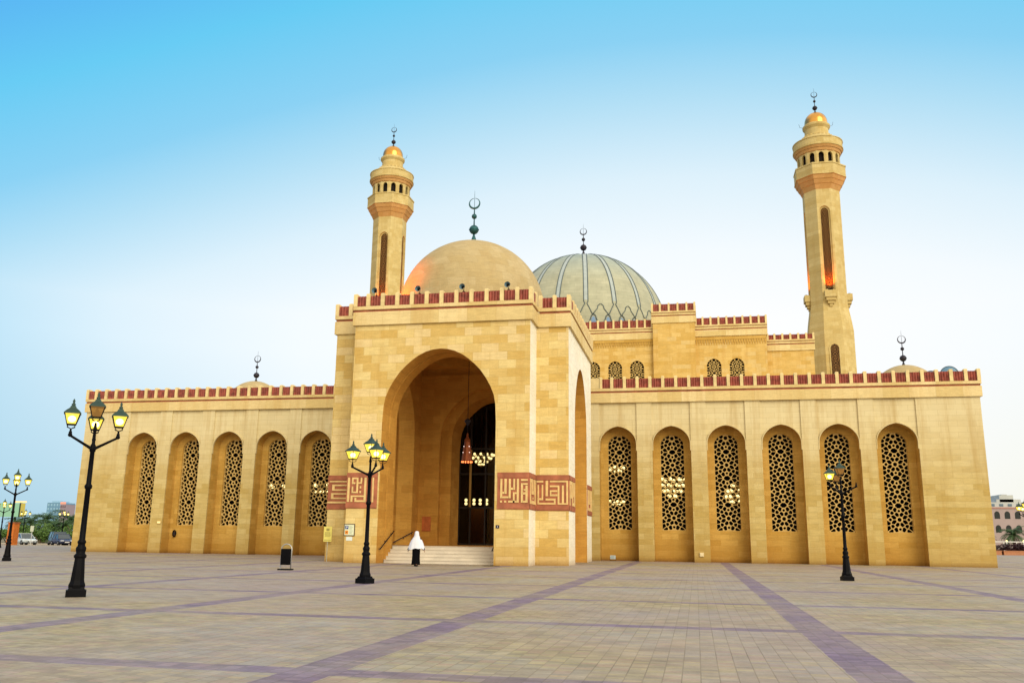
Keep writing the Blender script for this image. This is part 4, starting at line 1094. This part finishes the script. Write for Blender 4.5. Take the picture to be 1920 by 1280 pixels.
    m_ = len(rings); fs = [(i*n+k, i*n+(k+1) % n, (i+1)*n+(k+1) % n, (i+1)*n+k) for i in range(m_-1) for k in range(n)]
    c = MB(); c.add(vs, fs, 0, True); local(c, 'skirt', plain('black_cloth', (.004, .004, .005), .95, spec=.04), root)
    # black sleeves and shoes
    c = MB()
    for s in (-1, 1): c.tube([(s*.165, 0, 1.28), (s*.225, -.03, 1.03), (s*.335, -.01, .85), (s*.385, .0, .765)], [.062, .052, .05, .062], 12)
    local(c, 'sleeves', M['black'], root)
    for s, fy in ((-1, .16), (1, -.16)):
        c = MB(); c.tube([(s*.085, fy-.085, .04), (s*.085, fy-.04, .05), (s*.088, fy+.06, .045), (s*.09, fy+.15, .03)], [.032, .042, .044, .026], 10); local(c, 'shoe', M['black'], root)
    return root
person()

# ================================================================== SURROUNDINGS
def leafmat(name, a, b):
    N = NT(name); o = N.obj(); f = N.noise(o, 1.3, 3)
    g = N.n('ShaderNodeNewGeometry'); h = g.outputs['Random Per Island'] if 'Random Per Island' in g.outputs else f
    c = N.mix(N.math('MULTIPLY', N.math('ADD', f, h), .5), a, b); bs = N.bsdf(c, .6); return N.m
M['palm'] = leafmat('palm_leaf', (.022, .06, .02), (.08, .15, .045)); M['leaf'] = leafmat('shrub_leaf', (.04, .10, .02), (.14, .24, .055))
M['bougain'] = leafmat('dark_red_leaf', (.012, .012, .012), (.06, .012, .025)); M['bark'] = plain('palm_bark', (.10, .07, .045), .9, var=.4, scale=8)
def palm(loc, h, spread, label, seed, group='date palms around the plaza', dense=36):
    r = random.Random(seed); root = empty('palm_tree', loc, label, 'palm tree', group)
    mb = MB(); mb.tube([(0, 0, 0), (.05, 0, h*.5), (0, .05, h)], [.26, .2, .17], 10)
    for k in range(int(h*6)): z = .1+k/6.0; mb.lathe([(.2, 0), (.27-.06*z/h, .06), (.18, .13)], (.05*sin(pi*z/h), 0, z), 9, cap=False)
    local(mb, 'trunk', M['bark'], root)
    c = MB()
    for k in range(dense):
        az = 2*pi*k/dense*2.618+r.random()*.4; el = radians(75-100*(k/dense)+r.uniform(-10, 10)); L = spread*(.85+.3*r.random())
        P = []; p = Vector((0, 0, h)); a = el
        for i in range(9):
            P.append(p.copy()); st = L/8; p = p+Vector((cos(az)*cos(a)*st, sin(az)*cos(a)*st, sin(a)*st)); a -= radians(9+8*r.random())
        c.tube(P, [.035, .03, .027, .024, .02, .017, .014, .01, .006], 4)
        sd = Vector((-sin(az), cos(az), 0))
        for i in range(1, 33):
            t = i/33*8; j = min(int(t), 7); q = P[j].lerp(P[j+1], t-j); d = (P[j+1]-P[j]).normalized(); ll = L*.26*sin(pi*min(1, .12+i/33*.93))+.08
            for s in (-1, 1):
                tip = q+(sd*s*.8+d*.65+Vector((0, 0, .25-r.random()*.75))).normalized()*ll
                w = d*.035
                c.add([q-w, q+w, tip], [(0, 1, 2)])
    local(c, 'crown', M['palm'], root); return root
def shrub(name, loc, rx, ry, h, n, mat, label, cat, group, seed, leaf=.16, trunk=True):
    r = random.Random(seed); root = empty(name, loc, label, cat, group)
    if trunk:
        mb = MB()
        for k in range(4): mb.tube([(0, 0, 0), (rx*.3*cos(k*1.7), ry*.3*sin(k*1.7), h*.45), (rx*.55*cos(k*1.7+.3), ry*.55*sin(k*1.7+.3), h*.8)], [.08, .05, .02], 6)
        local(mb, 'trunk', M['bark'], root)
    c = MB(); blobs = [(r.uniform(-.65, .65)*rx, r.uniform(-.65, .65)*ry, h*r.uniform(.3, .78), r.uniform(.3, .5)) for _ in range(11)]
    for _ in range(n):
        bx, by, bz, br = r.choice(blobs); d = Vector((r.gauss(0, 1), r.gauss(0, 1), r.gauss(0, 1))).normalized()*(br*(.55+.5*r.random()))
        p = Vector((bx+d.x*rx, by+d.y*ry, max(.05, bz+d.z*h*.55)))
        a = Vector((r.gauss(0, 1), r.gauss(0, 1), r.gauss(0, .6))).normalized(); b = a.cross(Vector((r.gauss(0, 1), r.gauss(0, 1), r.gauss(0, 1)))).normalized(); s = leaf*(.6+.8*r.random())
        c.add([p-a*s, p+b*s*.5, p+a*s, p-b*s*.5], [(0, 1, 2, 3)])
    local(c, 'crown', mat, root); return root

# the ground
def sheet(name, pts, z, mat):
    me = bpy.data.meshes.new(name); me.from_pydata([(x, y, z) for x, y in pts], [], [tuple(range(len(pts)))]); me.materials.append(mat)
    o = bpy.data.objects.new(name, me); COL.objects.link(o); o['kind'] = 'structure'; return o
sheet('terrain', [(-3000, -3000), (3000, -3000), (3000, 3000), (-3000, 3000)], -.16, M['soil'])
sheet('plaza', [(-160, -60), (160, -60), (160, 150), (-30, 150), (-30, 88.6), (-160, 88.6)], 0, M['plaza'])
sheet('road', [(-260, 88.9), (-48, 88.9), (-48, 103), (-260, 103)], -.12, M['asphalt'])
k = MB(); k.box(-160, -30, 88.6, 88.9, -.16, .03); k.box(-30.3, -30, 88.9, 150, -.16, .02); k.box(-30, 160, 150, 150.3, -.16, .03); o = k.build('kerb', M['kerb']); o['kind'] = 'structure'
k = MB(); k.box(-260, -48, 103, 103.3, -.16, .03); o = k.build('kerb', M['kerb']); o['kind'] = 'structure'

# cars
def car(loc, rz, paint, kind, label, L=4.3, W=1.75):
    root = empty('parked_car', loc, label, 'car', 'cars parked along the kerb', rz)
    suv = kind == 'suv'; H = 1.68 if suv else 1.42; belt = .98 if suv else .86; hood = .92 if suv else .78
    st = [(-.5, .42, belt*.75, .84), (-.47, .30, belt*.98, .92), (-.36, .24, belt, .98), (-.1, .22, belt, 1.0), (.14, .22, belt*.985, 1.0), (.2, .22, hood*1.04, .99), (.38, .24, hood*.97, .96), (.47, .30, hood*.86, .88), (.5, .40, hood*.7, .80)]
    mb = MB(); vs = []
    for x, z0, z1, w in st:
        hw = W/2*w; X = x*L
        vs += [(X, -hw*.8, z0), (X, -hw*.98, z0+.12), (X, -hw, (z0+z1)/2), (X, -hw*.96, z1-.06), (X, -hw*.84, z1), (X, hw*.84, z1), (X, hw*.96, z1-.06), (X, hw, (z0+z1)/2), (X, hw*.98, z0+.12), (X, hw*.8, z0)]
    n = 10; fs = [(i*n+k, i*n+(k+1) % n, (i+1)*n+(k+1) % n, (i+1)*n+k) for i in range(len(st)-1) for k in range(n)] + [tuple(range(n)), tuple(range(len(vs)-n, len(vs)))]
    mb.add(vs, fs, 0, False)
    # roof and pillars
    xr0, xr1 = (-.44, .10) if suv else (-.24, .06); xb0, xb1 = (-.485, .26) if suv else (-.40, .24)
    mb.box(xr0*L, xr1*L, -W*.37, W*.37, H-.07, H)
    for s in (-1, 1):
        for a, b in ((xb0, xr0), (xb1, xr1), (-.10, -.09)): mb.tube([(a*L, s*W*.455, belt-.02), (b*L, s*W*.365, H-.04)], .035, 6)
    local(mb, 'body', paint, root)
    g = MB(); B = [(xb0*L, -W*.44), (xb1*L, -W*.44), (xb1*L, W*.44), (xb0*L, W*.44)]; T = [(xr0*L, -W*.36), (xr1*L, -W*.36), (xr1*L, W*.36), (xr0*L, W*.36)]
    g.add([(x, y, belt-.02) for x, y in B]+[(x, y, H-.05) for x, y in T], [(0, 1, 5, 4), (1, 2, 6, 5), (2, 3, 7, 6), (3, 0, 4, 7)]); local(g, 'windows', plain('car_glass', (.03, .05, .06), .08, spec=.9), root)
    for fx in (-.31, .31):
        for s in (-1, 1):
            w = MB(); R = .34 if suv else .31; y = s*W*.44; m = 20
            pr = [(R*.55, -.1), (R*.96, -.1), (R, -.06), (R, .06), (R*.96, .1), (R*.55, .1)]; vs = [(fx*L+r*cos(2*pi*i/m), y+d, R+r*sin(2*pi*i/m)) for i in range(m) for r, d in pr]
            w.add(vs, [(i*6+k, ((i+1) % m)*6+k, ((i+1) % m)*6+(k+1) % 6, i*6+(k+1) % 6) for i in range(m) for k in range(6)]); wh = local(w, 'wheel', plain('tyre', (.012, .012, .012), .9), root)
            w = MB(); w.add([(fx*L+R*.56*cos(2*pi*i/m), y+s*.085, R+R*.56*sin(2*pi*i/m)) for i in range(m)], [tuple(range(m))])
            for i in range(5): a = 2*pi*i/5; w.tube([(fx*L, y+s*.10, R), (fx*L+R*.52*cos(a), y+s*.10, R+R*.52*sin(a))], .03, 5)
            local(w, 'rim', plain('alloy', (.35, .36, .38), .35, .6), wh)
    for s in (-1, 1):
        h = MB(); h.box(L*.462, L*.497, s*W*.33-.17, s*W*.33+.17, hood*.72, hood*.86); local(h, 'headlight', plain('headlamp', (.72, .75, .78), .15), root)
        h = MB(); h.box(-L*.5, -L*.475, s*W*.34-.12, s*W*.34+.12, belt*.66, belt*.85); local(h, 'taillight', plain('taillamp', (.35, .02, .02), .3), root)
        h = MB(); h.box(L*.13, L*.16, s*W*.5-.02+s*.02, s*W*.5+.02+s*.12, belt, belt+.12); local(h, 'mirror', paint, root)
    h = MB(); h.box(L*.478, L*.503, -.38, .38, hood*.5, hood*.66); local(h, 'grille', M['black'], root)
    h = MB(); h.box(L*.498, L*.512, -.26, .26, .38, .49); local(h, 'number_plate', M['white'], root)
    return root
def paint(name, c): return plain(name, c, .25, .0, var=.03, spec=.6)
car((-80.95, 96.6, -.12), radians(-28), paint('white_paintwork', (.62, .68, .70)), 'sedan', 'white saloon car parked beside the orange pillar', 3.9, 1.7)
car((-77.0, 97.6, -.12), radians(-42), paint('navy_paintwork', (.02, .035, .06)), 'suv', 'dark blue estate car with tall roof behind the low saloon', 4.4, 1.8)
car((-74.9, 95.6, -.12), radians(-34), paint('blue_paintwork', (.05, .06, .12)), 'sedan', 'low dark blue saloon between the tall estate car and the mosque wall', 3.6, 1.65)
car((-71.6, 97.2, -.12), radians(160), paint('maroon_paintwork', (.10, .025, .06)), 'sedan', 'maroon saloon mostly hidden by the mosque corner', 3.9, 1.7)

# street sign, orange pillar, billboard
b = empty('street_sign', (-75.4, 91.0, 0), 'pale square street sign on a pole in front of the white saloon', 'sign')
mb = MB(); mb.tube([(0, 0, 0), (0, 0, 2.0)], .035, 8); local(mb, 'post', plain('sign_post', (.45, .45, .42), .5), b)
mb = MB(); mb.box(-.22, .22, -.05, -.03, 1.5, 2.15); local(mb, 'board', plain('sign_face', (.55, .60, .48), .5), b)
b = empty('orange_pillar', (-75.35, 88.0, 0), 'orange painted pillar at the plaza edge', 'pillar')
mb = MB(); mb.box(-.40, .40, -.4, .4, 0, 2.35); local(mb, 'shaft', plain('orange_paint', (.50, .14, .02), .6, var=.2), b)
mb = MB(); mb.box(-.45, .45, -.45, .45, 2.35, 2.5); local(mb, 'coping', plain('orange_coping', (.30, .09, .03), .6), b)
b = empty('billboard', (-112.5, 130, 0), 'lit pale green billboard with yellow side panel behind the lamps', 'billboard')
mb = MB(); mb.box(-3.4, 1.9, -.15, .15, 3.95, 6.2); local(mb, 'panel', emis('lit_billboard_face', (.42, .72, .42), .85), b)
mb = MB(); mb.box(1.9, 2.15, -.2, .2, 3.9, 6.25, 0); mb.box(2.15, 2.75, -.15, .15, 3.95, 6.2, 1); local(mb, 'side_panel', [M['greenroof'], emis('lit_side_face', (.8, .62, .12), .8)], b)
mb = MB()
for x in (-2.4, 1.2): mb.box(x-.15, x+.15, -.1, .1, 0, 3.95)
local(mb, 'legs', M['black'], b)
mb = MB(); mb.box(1.0, 3.2, -.5, -.2, 6.3, 6.5); local(mb, 'floodlight', emis('sodium_light', (1, .5, .15), 2.2), b)
b = empty('signal_box', (-77.6, 87.6, 0), 'grey utility cabinet with warm light at the picture edge', 'cabinet')
mb = MB(); mb.box(-.5, .5, -.3, .3, .1, 1.35); local(mb, 'cabinet', plain('cabinet_grey', (.10, .10, .13), .6), b)
mb = MB(); mb.box(-.55, .55, -.35, .35, 0, .1); local(mb, 'plinth', M['kerb'], b)

# distant buildings
def block(name, loc, w, d, h, mat, wmat, nx, nz, label, cat='building', top=None, roofm=None, z0=1.5, arch=False):
    b = empty(name, loc, label, cat); mb = MB(); mb.box(-w/2, w/2, 0, d, 0, h); wl = local(mb, 'wall', mat, b)
    dx = w/nx; dz = (h-z0)/nz
    for i in range(nx):
        for j in range(nz):
            x = -w/2+dx*(i+.5); z = z0+dz*j+dz*.25; q = MB(); ww = dx*.27; hh = dz*.55
            if arch: pts = [(x-ww, z)]+[(x+p[0], z+hh*.6+p[1]) for p in arch_soft(ww, hh*.4, 8, .02)]+[(x+ww, z)]
            else: pts = [(x-ww, z), (x-ww, z+hh), (x+ww, z+hh), (x+ww, z)]
            q.add([(p[0], -.02, p[1]) for p in pts], [tuple(range(len(pts)))])
            local(q, 'window', wmat, wl)
    if top:
        for (a, c, z0_, z1_, m) in top:
            q = MB(); q.box(a, c, d*.15, d*.8, z0_, z1_); local(q, 'roof_storey', m, b)
    q = MB(); q.box(-w/2-.1, w/2+.1, -.1, d, h, h+.25); local(q, 'roof', roofm or mat, b)
    return b
bl = plain('blue_curtain_wall', (.10, .25, .42), .25, spec=.7); bl2 = plain('pale_blue_glass', (.22, .42, .60), .2, spec=.7)
block('glass_tower', (-640.5, 800, 0), 17, 20, 32, bl, bl2, 5, 7, 'blue glass tower block beyond the palm trees', top=[(-5.5, 4.5, 32, 34, bl2)], z0=4)
b = block('apartment_building', (-622.5, 790, 0), 6.5, 14, 30, plain('pink_render', (.27, .22, .27), .8), plain('dim_window', (.10, .06, .08), .4), 3, 6, 'pinkish apartment tower with a glowing roof sign beside the glass tower', z0=4)
q = MB(); q.box(-3, 3, -.6, -.2, 30.5, 32.5); local(q, 'roof_sign', emis('red_roof_sign', (1, .35, .2), 1.3), b)
pk = plain('pink_plaster', (.38, .30, .30), .85, var=.08, scale=.3); wh = plain('grey_white_plaster', (.46, .50, .50), .85, var=.1, scale=.4); dw = plain('villa_window', (.015, .02, .02), .3)
b = block('villa', (62.2, 190, 0), 11.0, 12, 8.45, pk, dw, 6, 2, 'pink villa with arched windows and pale stepped upper storeys', z0=3.2, arch=True, top=[(-5.4, 2.6, 8.7, 9.75, wh), (-3.3, -.8, 9.75, 11.1, wh), (-3.9, .5, 9.75, 10.3, wh), (-2.9, -1.9, 11.1, 11.25, wh)], roofm=plain('villa_coping', (.42, .22, .19), .8))
for i in range(5): q = MB(); q.box(-5.0+i*1.55, -4.3+i*1.55, 1.72, 1.78, 8.95, 9.4); local(q, 'window', plain('upper_window', (.10, .16, .22), .3), b)

# palms and shrubs by the car park
for i, (x, y, h, sp_, l) in enumerate(((-100.5, 124, 3.3, 2.5, 'date palm with the fullest crown behind the parked estate car'), (-105.5, 127, 2.9, 2.3, 'date palm behind the white saloon car'), (-110.5, 130, 2.8, 2.2, 'date palm beside the lit billboard'), (-96.6, 121, 2.4, 2.1, 'date palm behind the low blue saloon'), (-103.0, 133, 3.4, 2.3, 'tall date palm in front of the blue glass tower'), (-93.9, 120, 2.3, 2.0, 'date palm next to the mosque wall'))):
    palm((x, y, -.15), h*1.05, sp_*1.3, l, 20+i)
for i, (x, y, rx, h, l) in enumerate(((-90.5, 111, 2.3, 2.25, 'rounded green shrub behind the white saloon'), (-86.0, 110, 2.2, 1.75, 'rounded green shrub behind the estate car'), (-94.8, 113, 2.0, 1.9, 'green shrub behind the orange pillar'), (-82.6, 108, 1.9, 2.05, 'green shrub beside the mosque corner'), (-98.5, 114, 2.4, 2.1, 'dark shrub under the lit billboard'), (-89, 117, 3.9, 3.3, 'broad bush under the tall date palm'), (-97, 118, 3.9, 3.1, 'broad bush behind the rounded shrubs'))):
    shrub('shrub', (x, y, -.15), rx, 1.2, h, 2600, M['leaf'], l, 'shrub', 'shrubs along the car park', 40+i, .14)

# planting, railing and planters past the far corner
for i, (x, y, h, sp_, l) in enumerate(((44.6, 158, 3.4, 2.6, 'bushy palm against the mosque corner in front of the villa'), (50.6, 160, 3.2, 2.7, 'palm with dark fronds at the picture edge'), (47.7, 165, 2.6, 2.2, 'low palm between the two dark palms'))):
    palm((x, y, -.15), h, sp_, l, 60+i, 'palms before the villa')
for i, (x, rx, l) in enumerate(((46.3, 2.0, 'dark red hedge bush in the terracotta trough'), (49.6, 1.1, 'dark red bush at the picture edge'), (43.0, 2.2, 'dark hedge bush hidden by the mosque corner'))):
    shrub('hedge_bush', (x, 147.3, 0), rx, .8, 1.75, 2200, M['bougain'], l, 'bush', 'dark bushes in the planters', 70+i, .12)
for x, l in ((43.0, 'terracotta planter at the mosque corner'), (46.3, 'terracotta planter under the dark red hedge'), (49.6, 'terracotta planter at the picture edge')):
    o = MB(); o.box(x-1.5, x+1.5, 146.4, 148.2, 0, .55); o.box(x-1.56, x+1.56, 146.34, 148.26, .55, .65); tag(o.build('planter', plain('terracotta', (.42, .19, .10), .85)), l, 'planter', 'terracotta planters')
b = empty('railing', (50, 152, 0), 'white railing behind the dark hedge', 'railing'); mb = MB()
for z in (.9, 1.9): mb.box(-9, 12, -.04, .04, z, z+.12)
local(mb, 'rails', M['white'], b); mb = MB()
for i in range(12): mb.box(-9+i*1.85, -8.9+i*1.85, -.05, .05, 0, 2.0)
local(mb, 'posts', M['white'], b)
for x, l in ((46.9, 'small glowing garden light before the bushy palm'), (49.3, 'small glowing garden light near the picture edge')):
    b = empty('garden_light', (x, 151.5, 0), l, 'garden light', 'garden lights by the railing'); mb = MB(); mb.tube([(0, 0, 0), (0, 0, 2.0)], .06, 6); local(mb, 'post', M['white'], b)
    mb = MB(); mb.sphere((0, 0, 2.1), .14, 8, 6); local(mb, 'globe', M['globe'], b)

# ================================================================== SKY, SUN, CAMERA
w = bpy.data.worlds.new('World'); S.world = w; w.use_nodes = True; t = w.node_tree; t.nodes.clear()
SUN_EL, SUN_AZ = radians(26), radians(143)        # azimuth measured from +Y towards +X
out = t.nodes.new('ShaderNodeOutputWorld'); bg = t.nodes.new('ShaderNodeBackground'); bg.inputs['Strength'].default_value = .1
sky = t.nodes.new('ShaderNodeTexSky'); sky.sky_type = 'NISHITA'; sky.sun_disc = False; sky.sun_elevation = SUN_EL; sky.sun_rotation = SUN_AZ
tc = t.nodes.new('ShaderNodeTexCoord'); spx = t.nodes.new('ShaderNodeSeparateXYZ'); t.links.new(tc.outputs['Generated'], spx.inputs[0])
def wm(op, a, b=None, clamp=False):
    x = t.nodes.new('ShaderNodeMath'); x.operation = op; x.use_clamp = clamp
    for i, v in enumerate((a, b)):
        if v is None: continue
        if isinstance(v, (int, float)): x.inputs[i].default_value = v
        else: t.links.new(v, x.inputs[i])
    return x.outputs[0]
X, Y, Z = spx.outputs
xs_ = wm('ADD', X, .02)
tt = wm('ADD', wm('MULTIPLY', wm('MAXIMUM', wm('SUBTRACT', Z, .24), 0.0), 1.85), wm('MULTIPLY', wm('MULTIPLY', xs_, xs_), .88))
rp = t.nodes.new('ShaderNodeValToRGB'); t.links.new(tt, rp.inputs[0])
def lin(c): return tuple(((v/255)/12.92 if v/255 <= .04045 else ((v/255+.055)/1.055)**2.4) for v in c)+(1,)
stops = [(0, (254, 254, 254)), (.14, (245, 251, 254)), (.28, (222, 241, 251)), (.42, (178, 223, 245)), (.52, (138, 209, 243)), (.66, (102, 203, 243)), (.84, (78, 168, 242)), (1, (64, 152, 236))]
el = rp.color_ramp.elements
while len(el) < len(stops): el.new(.5)
for i, (p, c) in enumerate(stops): el[i].position = p; el[i].color = lin(c)
# dusk haze low on the car-park side, warm haze low on the other
def wmix(f, a, b):
    x = t.nodes.new('ShaderNodeMix'); x.data_type = 'RGBA'
    for s, v in ((x.inputs[0], f), (x.inputs[6], a), (x.inputs[7], b)):
        if isinstance(v, (int, float)): s.default_value = v
        elif isinstance(v, tuple): s.default_value = v
        else: t.links.new(v, s)
    return x.outputs[2]
low = wm('SUBTRACT', 1.0, wm('DIVIDE', Z, .20), True); low.node.use_clamp = True
lx = wm('MULTIPLY', wm('SUBTRACT', wm('MULTIPLY', X, -1.0), .30), 3.0, True); lx.node.use_clamp = True
c1 = wmix(wm('MULTIPLY', low, lx), rp.outputs[0], lin((170, 208, 228)))
rx_ = wm('MULTIPLY', wm('SUBTRACT', X, .12), 5.0, True); rx_.node.use_clamp = True
c2 = wmix(wm('MULTIPLY', wm('MULTIPLY', low, rx_), .6), c1, lin((246, 240, 216)))
side = wm('MULTIPLY', wm('SUBTRACT', X, .40), 2.5, True); side.node.use_clamp = True
c2 = wmix(side, c2, (1.7, 1.62, 1.45, 1))                    # western sky beyond the view, brightened to light the portal's side
back = wm('MULTIPLY', Y, -1.6, True); back.node.use_clamp = True
c2 = wmix(back, c2, (1.4, 1.22, .92, 1))                      # warm glow added out of view behind the camera, to light the facade
zen = wm('MULTIPLY', wm('SUBTRACT', Z, .58), 4.0, True); zen.node.use_clamp = True
c2 = wmix(zen, c2, (1.15, 1.08, .98, 1))                     # pale bright zenith added out of view, to lift and warm the ambient light
vl = t.nodes.new('ShaderNodeVectorMath'); vl.operation = 'SCALE'; vl.inputs['Scale'].default_value = 10.5; t.links.new(c2, vl.inputs[0])
c3 = wmix(.06, vl.outputs[0], sky.outputs[0])
t.links.new(c3, bg.inputs[0]); t.links.new(bg.outputs[0], out.inputs[0])

sl = bpy.data.lights.new('sun', 'SUN'); sl.energy = 2.3; sl.angle = radians(40); sl.color = (1, .91, .70)
so = bpy.data.objects.new('sun', sl); COL.objects.link(so)
d = Vector((sin(SUN_AZ)*cos(SUN_EL), cos(SUN_AZ)*cos(SUN_EL), sin(SUN_EL)))   # towards the sun
so.rotation_euler = (-d).to_track_quat('-Z', 'Y').to_euler(); so.location = d*100

cam = bpy.data.cameras.new('camera'); co = bpy.data.objects.new('camera', cam); COL.objects.link(co); S.camera = co
cam.sensor_fit = 'HORIZONTAL'; cam.sensor_width = 36; cam.lens = 36*1648.3663/1920; cam.clip_start = .1; cam.clip_end = 6000
yaw, pitch, roll = -.2045, .2216, .0131
f = Vector((sin(yaw)*cos(pitch), cos(yaw)*cos(pitch), sin(pitch))); r0 = Vector((cos(yaw), -sin(yaw), 0)); u0 = r0.cross(f)
r = r0*cos(roll)+u0*sin(roll); u = -r0*sin(roll)+u0*cos(roll)
co.matrix_world = Matrix(((r.x, u.x, -f.x, 0), (r.y, u.y, -f.y, 0), (r.z, u.z, -f.z, 1.28), (0, 0, 0, 1)))

S.render.engine = 'CYCLES'; S.view_settings.view_transform = 'Standard'; S.view_settings.look = 'None'; S.view_settings.exposure = 0; S.view_settings.gamma = 1
S.cycles.use_denoising = True; S.cycles.max_bounces = 6; S.cycles.transparent_max_bounces = 12; S.cycles.sample_clamp_indirect = 6
